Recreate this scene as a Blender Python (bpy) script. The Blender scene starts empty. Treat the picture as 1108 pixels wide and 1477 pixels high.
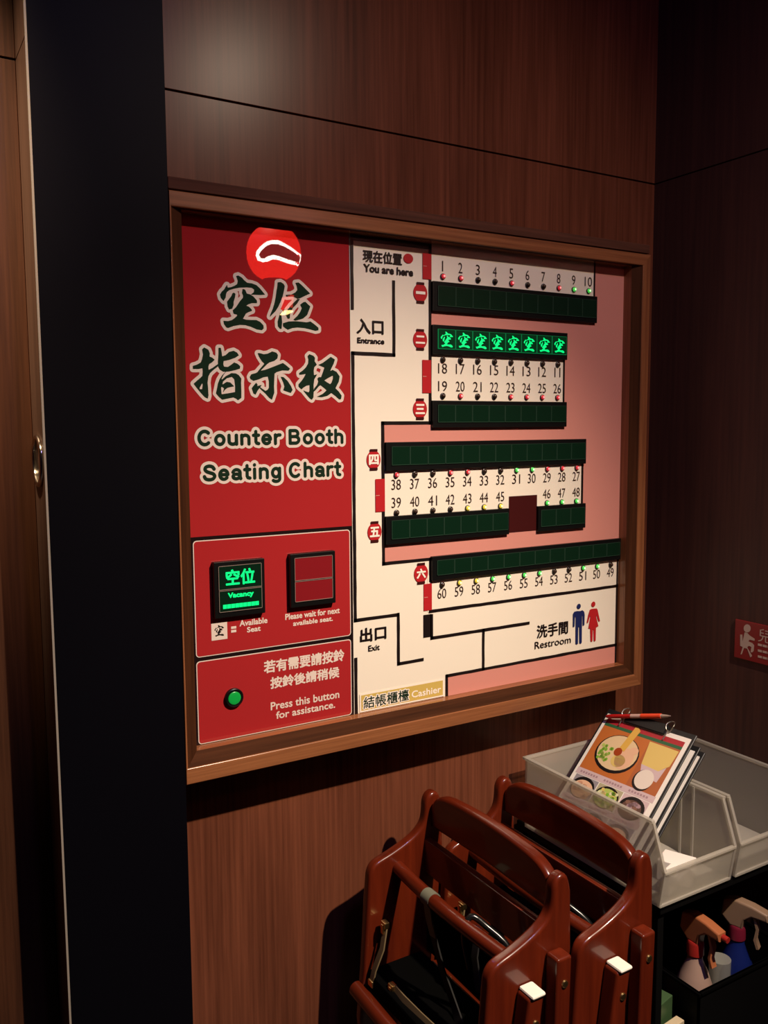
import bpy, bmesh, math, random
import numpy as np
from mathutils import Vector, Matrix
from mathutils.geometry import tessellate_polygon

# ------------------------------------------------------------------ camera
EYE = 1.42                                     # camera height above the floor
FPX, CX, CY = 1244.0, 554.0, 738.5             # focal length and centre of a 1108 x 1477 frame
_v1 = Vector((2115, -136.5, FPX)).normalized() # direction of the back wall (X) as the lens sees it
_d = Vector((86, 12660, FPX)).normalized()     # straight down
_d = (_d - _v1 * _d.dot(_v1)).normalized()
_z = -_d
_y = _z.cross(_v1)
RW = Matrix((_v1, _y, _z))                     # world = RW @ (right, down, forward)
sc = bpy.context.scene
COL = sc.collection
cam_d = bpy.data.cameras.new('camera')
cam_d.sensor_fit = 'HORIZONTAL'
cam_d.sensor_width = 36.0
cam_d.lens = FPX / 1108.0 * 36.0
cam_d.clip_start = 0.01
cam = bpy.data.objects.new('camera', cam_d)
COL.objects.link(cam)
rx, ry, rz = RW @ Vector((1, 0, 0)), RW @ Vector((0, -1, 0)), RW @ Vector((0, 0, -1))
m4 = Matrix((rx, ry, rz)).transposed().to_4x4()
m4.translation = Vector((0, 0, EYE))
cam.matrix_world = m4
sc.camera = cam

# ------------------------------------------------------------------ light
sc.view_settings.view_transform = 'Standard'
sc.view_settings.look = 'None'
sc.view_settings.exposure = 0.0
sc.view_settings.gamma = 1.0
sc.view_settings.use_curve_mapping = False
w = bpy.data.worlds.new('world')
sc.world = w
w.use_nodes = True
w.node_tree.nodes['Background'].inputs['Color'].default_value = (0.30, 0.22, 0.42, 1)
w.node_tree.nodes['Background'].inputs['Strength'].default_value = 0.012

def spot(name, loc, target, energy, cone, blend, color, radius):
    l = bpy.data.lights.new(name, 'SPOT')
    l.energy = energy
    l.spot_size = math.radians(cone)
    l.spot_blend = blend
    l.color = color
    l.shadow_soft_size = radius
    o = bpy.data.objects.new(name, l)
    COL.objects.link(o)
    o.location = loc
    o.rotation_euler = (Vector(target) - Vector(loc)).to_track_quat('-Z', 'Y').to_euler()
    return o

MAIN_LAMP = Vector((1.19, -0.24, 2.72))
SIDE_LAMP = Vector((-0.15, 0.75, 2.72))
MAIN_AIM, SIDE_AIM = (0.658, 1.38, 0.395), (-0.02, 1.43, 1.80)
spot('board_spotlight_beam', MAIN_LAMP, MAIN_AIM, 340.0, 50.7, 1.0, (1.0, 0.83, 0.63), 0.022)
spot('board_spotlight_spill', MAIN_LAMP, MAIN_AIM, 74.0, 98, 1.0, (1.0, 0.78, 0.58), 0.022)
spot('side_spotlight_beam', SIDE_LAMP, SIDE_AIM, 300.0, 35, 1.0, (1.0, 0.74, 0.48), 0.03)

VIOLET_FILL = Vector((0.60, -0.18, 2.765))  # added fill light for the bluish ambience, no known source
_l = bpy.data.lights.new('added_violet_fill', 'AREA')
_l.shape = 'DISK'; _l.size = 0.24; _l.energy = 8.0; _l.color = (0.30, 0.24, 1.0)
_o = bpy.data.objects.new('added_violet_fill', _l); COL.objects.link(_o); _o.location = VIOLET_FILL

# ------------------------------------------------------------------ helpers
def ray(px, py):
    return RW @ Vector((px - CX, py - CY, FPX))
def on_y(px, py, y):
    r = ray(px, py); r = r * (y / r.y); return Vector((r.x, r.y, r.z + EYE))
def Z(z):                                      # height given relative to the eye
    return z + EYE

def mat(name, color, rough=0.5, spec=0.5, coat=0.0, emit=None, strength=0.0, metal=0.0, alpha=1.0, ior=1.5):
    m = bpy.data.materials.new(name)
    m.use_nodes = True
    b = m.node_tree.nodes['Principled BSDF']
    b.inputs['Base Color'].default_value = (*color, 1)
    b.inputs['Roughness'].default_value = rough
    b.inputs['Specular IOR Level'].default_value = spec
    b.inputs['Coat Weight'].default_value = coat
    b.inputs['Coat Roughness'].default_value = 0.04
    b.inputs['Metallic'].default_value = metal
    b.inputs['Alpha'].default_value = alpha
    b.inputs['IOR'].default_value = ior
    if emit:
        b.inputs['Emission Color'].default_value = (*emit, 1)
        b.inputs['Emission Strength'].default_value = strength
    return m

def wood(name, c0, c1, axis='Z', rough=0.4, coat=0.0, fine=60.0, figure=0.35, spec=0.5, coat_rough=0.05):
    """streaked veneer whose grain runs along one axis"""
    m = mat(name, c0, rough, spec, coat)
    nt = m.node_tree; N = nt.nodes; L = nt.links
    b = N['Principled BSDF']
    b.inputs['Coat Roughness'].default_value = coat_rough
    tc = N.new('ShaderNodeTexCoord')
    def mapped(s_across, s_along):
        mp = N.new('ShaderNodeMapping')
        sv = [s_across] * 3
        sv['XYZ'.index(axis)] = s_along
        mp.inputs['Scale'].default_value = sv
        L.new(tc.outputs['Object'], mp.inputs['Vector'])
        return mp
    n1 = N.new('ShaderNodeTexNoise'); n1.inputs['Scale'].default_value = 1.0
    n1.inputs['Detail'].default_value = 5; n1.inputs['Roughness'].default_value = 0.65
    L.new(mapped(fine, 3.0).outputs[0], n1.inputs['Vector'])
    wv = N.new('ShaderNodeTexNoise'); wv.inputs['Scale'].default_value = 1.0
    wv.inputs['Detail'].default_value = 3; wv.inputs['Distortion'].default_value = 1.2
    L.new(mapped(9.0, 0.9).outputs[0], wv.inputs['Vector'])
    mx = N.new('ShaderNodeMath'); mx.operation = 'MULTIPLY_ADD'
    mx.inputs[1].default_value = figure
    sub = N.new('ShaderNodeMath'); sub.operation = 'MULTIPLY'; sub.inputs[1].default_value = 1 - figure
    L.new(n1.outputs['Fac'], sub.inputs[0])
    L.new(wv.outputs['Fac'], mx.inputs[0]); L.new(sub.outputs[0], mx.inputs[2])
    cr = N.new('ShaderNodeValToRGB')
    cr.color_ramp.elements[0].position = 0.34; cr.color_ramp.elements[0].color = (*c0, 1)
    cr.color_ramp.elements[1].position = 0.66; cr.color_ramp.elements[1].color = (*c1, 1)
    L.new(mx.outputs[0], cr.inputs['Fac'])
    L.new(cr.outputs['Color'], b.inputs['Base Color'])
    return m

def obj(name, bm, mats, parent=None, smooth=None):
    me = bpy.data.meshes.new(name)
    bmesh.ops.recalc_face_normals(bm, faces=bm.faces[:]) if smooth is not None else None
    bm.to_mesh(me); bm.free()
    for mm in (mats if isinstance(mats, (list, tuple)) else [mats]):
        me.materials.append(mm)
    if smooth:
        for p in me.polygons: p.use_smooth = True
        me.set_sharp_from_angle(angle=math.radians(smooth))
    o = bpy.data.objects.new(name, me)
    COL.objects.link(o)
    if smooth:                                  # keep broad faces flat beside their rounded edges
        wn = o.modifiers.new('flat faces', 'WEIGHTED_NORMAL'); wn.mode = 'FACE_AREA'; wn.weight = 100; wn.keep_sharp = True
    if parent is not None:
        o.parent = parent
        o.matrix_parent_inverse = Matrix.Identity(4)
        top = parent.parent.location if parent.parent else Vector((0, 0, 0))
        # meshes are written in world metres; take the parents' places off
        o.location = -(parent.location + top) if o.parent.type == 'EMPTY' else Vector((0, 0, 0))
    return o

def empty(name, loc, label, cat, group=None):
    o = bpy.data.objects.new(name, None)
    o.empty_display_size = 0.05
    COL.objects.link(o)
    o.location = loc
    tag(o, label, cat, group)
    return o
def tag(o, label, cat, group=None):
    o['label'] = label; o['category'] = cat
    if group: o['group'] = group
    return o
def struct(name, bm, mats):
    o = obj(name, bm, mats, None, 30)
    o['kind'] = 'structure'
    return o

def bx(bm, x0, x1, y0, y1, z0, z1, mi=0, bev=0.0):
    vs = [bm.verts.new((x, y, z)) for x in (x0, x1) for y in (y0, y1) for z in (z0, z1)]
    F = [(0, 1, 3, 2), (4, 6, 7, 5), (0, 4, 5, 1), (2, 3, 7, 6), (0, 2, 6, 4), (1, 5, 7, 3)]
    fs = [bm.faces.new([vs[i] for i in f]) for f in F]
    for f in fs: f.material_index = mi
    if bev:
        es = list({e for f in fs for e in f.edges})
        r = bmesh.ops.bevel(bm, geom=es, offset=bev, segments=2, profile=0.5, affect='EDGES')
        for f in r['faces']: f.material_index = mi
    return fs

def prism(bm, pts, to3d, depth, bev=0.0, seg=3, mi=0):
    """outline pts (2-D) -> solid: to3d(u, v, t) with t in 0..depth"""
    a = [bm.verts.new(to3d(u, v, 0)) for u, v in pts]
    b = [bm.verts.new(to3d(u, v, depth)) for u, v in pts]
    fs = [bm.faces.new(a), bm.faces.new(b[::-1])]
    n = len(pts)
    for i in range(n):
        fs.append(bm.faces.new((a[i], b[i], b[(i + 1) % n], a[(i + 1) % n])))
    for f in fs: f.material_index = mi
    bmesh.ops.recalc_face_normals(bm, faces=fs)
    if bev:
        es = list(fs[0].edges) + list(fs[1].edges)
        r = bmesh.ops.bevel(bm, geom=es, offset=bev, segments=seg, profile=0.5, affect='EDGES')
        for f in r['faces']: f.material_index = mi

def tube(bm, path, rad, n=14, mi=0, cap=True):
    """round bar along a list of points; rad is one radius or one per point"""
    path = [Vector(p) for p in path]
    rads = rad if isinstance(rad, (list, tuple)) else [rad] * len(path)
    rings = []; up = None
    for i, p in enumerate(path):
        t = (path[min(i + 1, len(path) - 1)] - path[max(i - 1, 0)]).normalized()
        if up is None:
            up = t.orthogonal().normalized()
        up = (up - t * up.dot(t)).normalized()
        s = t.cross(up)
        rings.append([bm.verts.new(p + (up * math.cos(k * 2 * math.pi / n) + s * math.sin(k * 2 * math.pi / n)) * rads[i]) for k in range(n)])
    for a, b in zip(rings, rings[1:]):
        for k in range(n):
            f = bm.faces.new((a[k], a[(k + 1) % n], b[(k + 1) % n], b[k])); f.material_index = mi
    if cap:
        f = bm.faces.new(rings[0][::-1]); f.material_index = mi
        f = bm.faces.new(rings[-1]); f.material_index = mi

def strap(bm, path, width_dir, width, thick, mi=0):
    """flat belt along a path"""
    path = [Vector(p) for p in path]; wd = Vector(width_dir).normalized()
    rings = []
    for i, p in enumerate(path):
        t = (path[min(i + 1, len(path) - 1)] - path[max(i - 1, 0)]).normalized()
        s = (wd - t * wd.dot(t)).normalized(); nn = t.cross(s)
        rings.append([bm.verts.new(p + s * a * width / 2 + nn * b * thick / 2) for a, b in ((-1, -1), (1, -1), (1, 1), (-1, 1))])
    for a, b in zip(rings, rings[1:]):
        for k in range(4):
            f = bm.faces.new((a[k], a[(k + 1) % 4], b[(k + 1) % 4], b[k])); f.material_index = mi
    for q in (rings[0][::-1], rings[-1]):
        f = bm.faces.new(q); f.material_index = mi

def lathe(bm, prof, cx, cy, n=24, mi=0, axis_dir=None):
    rings = []
    for r, z in prof:
        rings.append([bm.verts.new((cx + r * math.cos(k * 2 * math.pi / n), cy + r * math.sin(k * 2 * math.pi / n), z)) for k in range(n)])
    for a, b in zip(rings, rings[1:]):
        for k in range(n):
            f = bm.faces.new((a[k], a[(k + 1) % n], b[(k + 1) % n], b[k])); f.material_index = mi
    for q in (rings[0][::-1], rings[-1]):
        f = bm.faces.new(q); f.material_index = mi

def catmull(pts, k=4, closed=False):
    out = []; n = len(pts)
    rng = range(n if closed else n - 1)
    for i in rng:
        g = (lambda j: pts[j % n]) if closed else (lambda j: pts[max(0, min(n - 1, j))])
        p0, p1, p2, p3 = (Vector(g(i + j)) for j in (-1, 0, 1, 2))
        for s in range(k):
            t = s / k
            out.append(tuple(0.5 * (2 * p1 + (p2 - p0) * t + (2 * p0 - 5 * p1 + 4 * p2 - p3) * t * t + (3 * p1 - p0 - 3 * p2 + p3) * t ** 3)))
    if not closed: out.append(tuple(pts[-1]))
    return out

# ------------------------------------------------------------------ materials
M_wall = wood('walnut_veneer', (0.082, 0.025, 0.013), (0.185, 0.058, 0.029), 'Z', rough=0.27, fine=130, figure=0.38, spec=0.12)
M_left = wood('left_walnut_shaded', (0.030, 0.0105, 0.005), (0.075, 0.027, 0.012), 'Z', rough=0.5, fine=110, figure=0.3, spec=0.2)  # wall walnut darkened to stand for the shade on this section
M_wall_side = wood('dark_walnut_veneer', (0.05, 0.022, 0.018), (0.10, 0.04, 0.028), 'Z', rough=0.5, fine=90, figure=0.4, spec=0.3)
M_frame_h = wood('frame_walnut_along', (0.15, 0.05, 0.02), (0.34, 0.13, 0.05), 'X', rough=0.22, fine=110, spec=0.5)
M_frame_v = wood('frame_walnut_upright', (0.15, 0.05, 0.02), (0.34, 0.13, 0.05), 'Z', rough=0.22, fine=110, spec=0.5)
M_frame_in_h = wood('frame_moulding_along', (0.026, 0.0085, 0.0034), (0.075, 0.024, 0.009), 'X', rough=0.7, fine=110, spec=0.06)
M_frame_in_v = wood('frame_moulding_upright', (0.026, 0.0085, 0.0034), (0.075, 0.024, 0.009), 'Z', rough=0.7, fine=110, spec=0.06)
M_cap = wood('frame_cap_wood', (0.06, 0.024, 0.015), (0.13, 0.05, 0.03), 'X', rough=0.7, fine=110, spec=0.06)
M_black = mat('black_laminate', (0.0020, 0.0018, 0.0034), 0.5, 0.06)
M_gap = mat('black_gap', (0.002, 0.002, 0.002), 0.9, 0.1)
M_cheek = wood('door_edge_veneer', (0.09, 0.05, 0.035), (0.20, 0.11, 0.075), 'Z', rough=0.45, fine=110)
M_edge = mat('pale_edge_band', (0.28, 0.24, 0.20), 0.5)
M_chrome = mat('brushed_chrome', (0.75, 0.68, 0.58), 0.16, metal=1.0)
M_floor = mat('dark_floor_tile', (0.02, 0.016, 0.014), 0.4)
M_ceil = mat('dark_ceiling_paint', (0.015, 0.013, 0.016), 0.8)

# board prints: everything sits under one glossy film
def prt(name, c, rough=0.1, ior=1.6): return mat(name, c, rough, 0.5, ior=ior)
M_red = prt('red_print', (0.36, 0.020, 0.022), 0.012, 1.75)
M_redtxt_w = prt('white_print_on_red', (0.72, 0.60, 0.52), 0.012, 1.75)
M_redtxt_g = prt('dark_green_print', (0.012, 0.028, 0.016), 0.012, 1.75)
M_seam = prt('black_seam', (0.012, 0.006, 0.006), 0.2, 1.5)
M_cream = prt('cream_print', (0.80, 0.72, 0.60), 0.3, 1.45)
M_pink = prt('pink_print', (0.60, 0.245, 0.20), 0.3, 1.45)
M_ink = prt('black_print', (0.010, 0.006, 0.006), 0.3, 1.45)
M_num = prt('dark_brown_print', (0.030, 0.014, 0.010), 0.3, 1.45)
M_redmark = prt('red_mark_print', (0.42, 0.016, 0.020), 0.3, 1.45)
M_maroon = prt('maroon_print', (0.045, 0.006, 0.006), 0.3, 1.45)
M_whitemark = prt('white_mark_print', (0.85, 0.76, 0.66), 0.3, 1.45)
M_gold = prt('gold_print', (0.56, 0.40, 0.10), 0.3, 1.45)
M_blue = prt('navy_print', (0.012, 0.018, 0.09), 0.3, 1.45)
M_house = mat('black_housing_plastic', (0.004, 0.004, 0.004), 0.35, 0.25)
M_tile = mat('dark_green_tile_glass', (0.003, 0.017, 0.008), 0.18, 0.5)
M_tile_edge = mat('tile_edge_glass', (0.022, 0.05, 0.032), 0.25, 0.6)
M_glow = mat('lit_green_glyph', (0.0, 0.2, 0.06), 0.4, emit=(0.0, 1.0, 0.22), strength=1.05)
M_glow_soft = mat('lit_green_edge', (0.0, 0.12, 0.05), 0.3, emit=(0.01, 0.5, 0.12), strength=0.25)
M_glow_bg = mat('lit_tile_back', (0.002, 0.03, 0.012), 0.2, emit=(0.0, 0.5, 0.1), strength=0.02)
M_redglass = mat('unlit_red_glass', (0.20, 0.010, 0.014), 0.1, 0.5)
M_silver = mat('silver_edge', (0.55, 0.42, 0.36), 0.3, metal=0.6)
M_bezel = mat('lamp_bezel', (0.012, 0.008, 0.007), 0.35)
M_led = {
    'off': mat('unlit_lamp_lens', (0.035, 0.018, 0.012), 0.15),
    'red': mat('red_lamp_lens', (0.5, 0.02, 0.03), 0.15, emit=(1.0, 0.04, 0.06), strength=0.35),
    'green': mat('green_lamp_lens', (0.05, 0.5, 0.08), 0.15, emit=(0.10, 0.9, 0.10), strength=0.5),
    'yellow': mat('yellow_lamp_lens', (0.6, 0.45, 0.05), 0.15, emit=(0.95, 0.68, 0.05), strength=0.55)}
M_led_core = {
    'red': mat('red_lamp_core', (0.8, 0.2, 0.2), 0.2, emit=(1.0, 0.35, 0.33), strength=0.9),
    'green': mat('green_lamp_core', (0.5, 0.9, 0.5), 0.2, emit=(0.65, 1.0, 0.55), strength=1.0),
    'yellow': mat('yellow_lamp_core', (0.9, 0.8, 0.4), 0.2, emit=(1.0, 0.93, 0.45), strength=1.0)}
M_lacquer = wood('red_mahogany_lacquer', (0.068, 0.0080, 0.0027), (0.135, 0.0165, 0.0047), 'Z', rough=0.3, coat=0.55, fine=45, figure=0.3, coat_rough=0.07, spec=0.25)
M_lacquer_h = wood('red_mahogany_lacquer_rail', (0.068, 0.0080, 0.0027), (0.135, 0.0165, 0.0047), 'Y', rough=0.3, coat=0.55, fine=45, figure=0.3, coat_rough=0.07, spec=0.25)
M_pad = mat('black_vinyl', (0.0015, 0.0015, 0.0015), 0.9, 0.03)
M_belt = mat('black_belt_webbing', (0.010, 0.009, 0.009), 0.7, 0.3)
M_tape = mat('grey_green_webbing', (0.14, 0.14, 0.095), 0.75)
M_khaki = mat('khaki_webbing', (0.16, 0.11, 0.05), 0.7)
M_brass = mat('brass', (0.75, 0.52, 0.22), 0.3, metal=1.0)
M_whitecap = mat('white_nylon', (0.85, 0.80, 0.70), 0.45)
def frosted(name, color, cover):
    """thin cloudy polypropylene: part see-through, part scattering light to both sides"""
    m = mat(name, color, 0.35, 0.5)
    nt = m.node_tree; N = nt.nodes; L = nt.links
    b = N['Principled BSDF']; out = N['Material Output']
    tr = N.new('ShaderNodeBsdfTranslucent'); tr.inputs['Color'].default_value = (*color, 1)
    cl_ = N.new('ShaderNodeBsdfTransparent'); cl_.inputs['Color'].default_value = (0.96, 0.95, 0.92, 1)
    a = N.new('ShaderNodeMixShader'); a.inputs[0].default_value = 0.5
    c = N.new('ShaderNodeMixShader'); c.inputs[0].default_value = cover
    L.new(b.outputs[0], a.inputs[1]); L.new(tr.outputs[0], a.inputs[2])
    L.new(cl_.outputs[0], c.inputs[1]); L.new(a.outputs[0], c.inputs[2]); L.new(c.outputs[0], out.inputs['Surface'])
    return m
M_bin = frosted('frosted_plastic', (0.74, 0.70, 0.62), 0.55)
M_bin_floor = frosted('frosted_plastic_base', (0.74, 0.70, 0.62), 0.85)
M_bin_rim = frosted('frosted_plastic_rim', (0.78, 0.74, 0.66), 0.55)
M_board = mat('black_clipboard', (0.012, 0.012, 0.013), 0.4)
M_paper = mat('white_paper', (0.86, 0.80, 0.74), 0.5)
M_wire = mat('black_wire', (0.02, 0.02, 0.02), 0.3, metal=0.5)
M_shelf = mat('black_shelf_metal', (0.003, 0.003, 0.003), 0.6, 0.1)

# ------------------------------------------------------------------ room
YW, XR, ZG = 1.437, 1.575, Z(0.5496)           # back wall, right wall, height of the groove in the panelling
ZC = 2.80
bm = bmesh.new(); bx(bm, -1.3, 1.70, -2.4, 1.60, -0.06, 0.0); struct('floor', bm, M_floor)
bm = bmesh.new(); bx(bm, -1.3, 1.70, -2.4, 1.60, ZC, ZC + 0.05); struct('ceiling', bm, M_ceil)
bm = bmesh.new()
bx(bm, 0.2157, XR, YW, YW + 0.02, 0.0, ZG - 0.0016, 0, 0.0008)
bx(bm, 0.2157, XR, YW, YW + 0.02, ZG + 0.0016, ZC, 0, 0.0008)
bx(bm, 0.2157, XR, YW + 0.0205, YW + 0.04, 0.0, ZC, 1)
struct('wall_back', bm, [M_wall, M_gap])
bm = bmesh.new()                                # panelling left of the black door, its shade put into the veneer colour
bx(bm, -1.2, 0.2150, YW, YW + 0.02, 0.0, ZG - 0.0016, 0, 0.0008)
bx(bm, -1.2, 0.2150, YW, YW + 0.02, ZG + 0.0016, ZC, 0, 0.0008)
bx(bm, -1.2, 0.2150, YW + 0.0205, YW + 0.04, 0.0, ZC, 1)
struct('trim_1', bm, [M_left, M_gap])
bm = bmesh.new()
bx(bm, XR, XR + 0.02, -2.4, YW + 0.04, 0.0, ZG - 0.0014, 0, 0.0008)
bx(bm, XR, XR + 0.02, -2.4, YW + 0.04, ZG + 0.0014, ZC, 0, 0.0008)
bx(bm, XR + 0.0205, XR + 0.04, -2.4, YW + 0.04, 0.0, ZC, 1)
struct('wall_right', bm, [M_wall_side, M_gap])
bm = bmesh.new(); bx(bm, -1.3, -1.2, -2.4, 1.6, 0.0, ZC); struct('wall_left', bm, M_wall_side)
bm = bmesh.new(); bx(bm, -1.2, XR, -2.45, -2.4, 0.0, ZC); struct('wall_front', bm, M_wall_side)

# black sliding door leaf with a veneered edge and a flush ring pull
X0D, X1D, Y0D = 0.2157, 0.4132, 1.346
bm = bmesh.new()
bx(bm, X0D + 0.003, X1D, Y0D, YW, 0.0, ZC, 0, 0.001)
door = struct('door_1', bm, M_black)
bm = bmesh.new()
bx(bm, X0D, X0D + 0.003, Y0D + 0.004, YW, 0.0, ZG - 0.0014, 0)
bx(bm, X0D, X0D + 0.003, Y0D + 0.004, YW, ZG + 0.0014, ZC, 0)
e = obj('door_edge', bm, M_cheek, door, 30); e['label'] = 'wood veneered edge of the black door leaf'
bm = bmesh.new(); bx(bm, X0D, X0D + 0.003, Y0D, Y0D + 0.0035, 0.0, ZC, 0)
e = obj('edge_band', bm, M_edge, door, 30); e['label'] = 'thin pale edge strip'
bm = bmesh.new()                                # ring pull: torus rim with a sunken dish
cy_, cz_, R_ = 1.389, Z(-0.047), 0.036
for k in range(40):
    pass
ring = [(X0D - 0.002, cy_ + R_ * math.cos(a), cz_ + R_ * math.sin(a)) for a in [k * 2 * math.pi / 40 for k in range(41)]]
tube(bm, ring, 0.0038, 10, cap=False)
hnd = obj('door_handle', bm, M_chrome, door, 60); hnd['label'] = 'round chrome ring pull'
bm = bmesh.new()
c0 = bm.verts.new((X0D + 0.0005, cy_, cz_))
rv = [bm.verts.new((X0D - 0.001, cy_ + R_ * math.cos(k * 2 * math.pi / 40), cz_ + R_ * math.sin(k * 2 * math.pi / 40))) for k in range(40)]
for k in range(40): bm.faces.new((c0, rv[k], rv[(k + 1) % 40]))
obj('handle_dish', bm, mat('dull_steel', (0.30, 0.26, 0.22), 0.35, metal=1.0), hnd, 60)

# ------------------------------------------------------------------ ceiling lamps and an added violet fill (above the picture)
def ceiling_lamp(loc, target, label):
    t = empty('ceiling_spotlight', (loc.x, loc.y, ZC), label, 'ceiling light')
    bm = bmesh.new(); lathe(bm, [(0.045, ZC - 0.012), (0.05, ZC - 0.001)], loc.x, loc.y)
    obj('ceiling_plate', bm, M_black, t, 40)
    d = (Vector(target) - loc).normalized()
    bm = bmesh.new()
    tube(bm, [loc - d * 0.10 + Vector((0, 0, 0.05)), loc - d * 0.012], 0.034, 24, cap=False)
    obj('lamp_housing', bm, M_black, t, 40)
ceiling_lamp(MAIN_LAMP, MAIN_AIM, 'black ceiling spotlight aimed at the seating board')
ceiling_lamp(SIDE_LAMP, SIDE_AIM, 'black ceiling spotlight aimed at the wood left of the black door')

vl = empty('added_fill_fixture', (VIOLET_FILL.x, VIOLET_FILL.y, ZC), 'added violet fill light with a round plate, unseen above the camera', 'ceiling light')
bm = bmesh.new(); lathe(bm, [(0.135, ZC - 0.02), (0.14, ZC - 0.001)], VIOLET_FILL.x, VIOLET_FILL.y, 32); obj('fill_plate', bm, M_black, vl, 40)  # plate made up to carry the added violet fill

# ------------------------------------------------------------------ seating board
YP, YF = 1.38, 1.345                           # printed panel, front lip of the frame
board = empty('seating_chart_board', (0.93, 1.437, Z(-0.5845)),
              'wood-framed red and cream seating chart board with green seat lights on the wall', 'seating chart')
EX = dict(L=0.4366, R=1.424, B=Z(-0.534), T=Z(0.3415))
# profile: (offset out of the opening for left, right, bottom, top; y)
PROF = [((0, 0, 0, 0), YP + 0.006), ((0, 0, 0, 0), 1.3575), ((0.0190, 0.0212, 0.0228, 0.0002), 1.3474)]
for k in range(1, 6):                           # rounded front edge
    th_ = math.radians(18 * k)
    PROF.append((tuple(o_ + 0.0024 * (1 - math.cos(th_)) for o_ in (0.0190, 0.0212, 0.0228, 0.0002)), 1.3474 - 0.0024 * math.sin(th_)))
PROF += [((0.0220, 0.0425, 0.0490, 0.0232), YF), ((0.0228, 0.0440, 0.0505, 0.0245), YF + 0.0015), ((0.0228, 0.0440, 0.0505, 0.0245), YW)]
def corner(k, sx, sz):
    o, y = PROF[k]
    x = EX['L'] - o[0] if sx == 'L' else EX['R'] + o[1]
    z = EX['B'] - o[2] if sz == 'B' else EX['T'] + o[3]
    return Vector((x, y, z))
for a, b, horiz in ((('L', 'B'), ('R', 'B'), 1), (('R', 'B'), ('R', 'T'), 0), (('R', 'T'), ('L', 'T'), 1), (('L', 'T'), ('L', 'B'), 0)):
    bm = bmesh.new()
    va = [bm.verts.new(corner(k, *a)) for k in range(len(PROF))]
    vb = [bm.verts.new(corner(k, *b)) for k in range(len(PROF))]
    for k in range(len(PROF) - 1):
        f = bm.faces.new((va[k], vb[k], vb[k + 1], va[k + 1]))
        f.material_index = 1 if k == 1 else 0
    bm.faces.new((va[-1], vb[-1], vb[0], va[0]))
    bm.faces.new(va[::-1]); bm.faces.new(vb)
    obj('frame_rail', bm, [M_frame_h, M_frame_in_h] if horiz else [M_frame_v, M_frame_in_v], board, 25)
bm = bmesh.new(); bx(bm, 0.4138, 1.468, YF + 0.003, YW, Z(0.3690), Z(0.3875), 0, 0.002)
obj('frame_cap', bm, M_cap, board, 30)
bm = bmesh.new(); bx(bm, EX['L'] - 0.003, EX['R'] + 0.003, YP, YP + 0.005, EX['B'] - 0.003, EX['T'] + 0.003)
obj('backing_panel', bm, M_cream, board)

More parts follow.
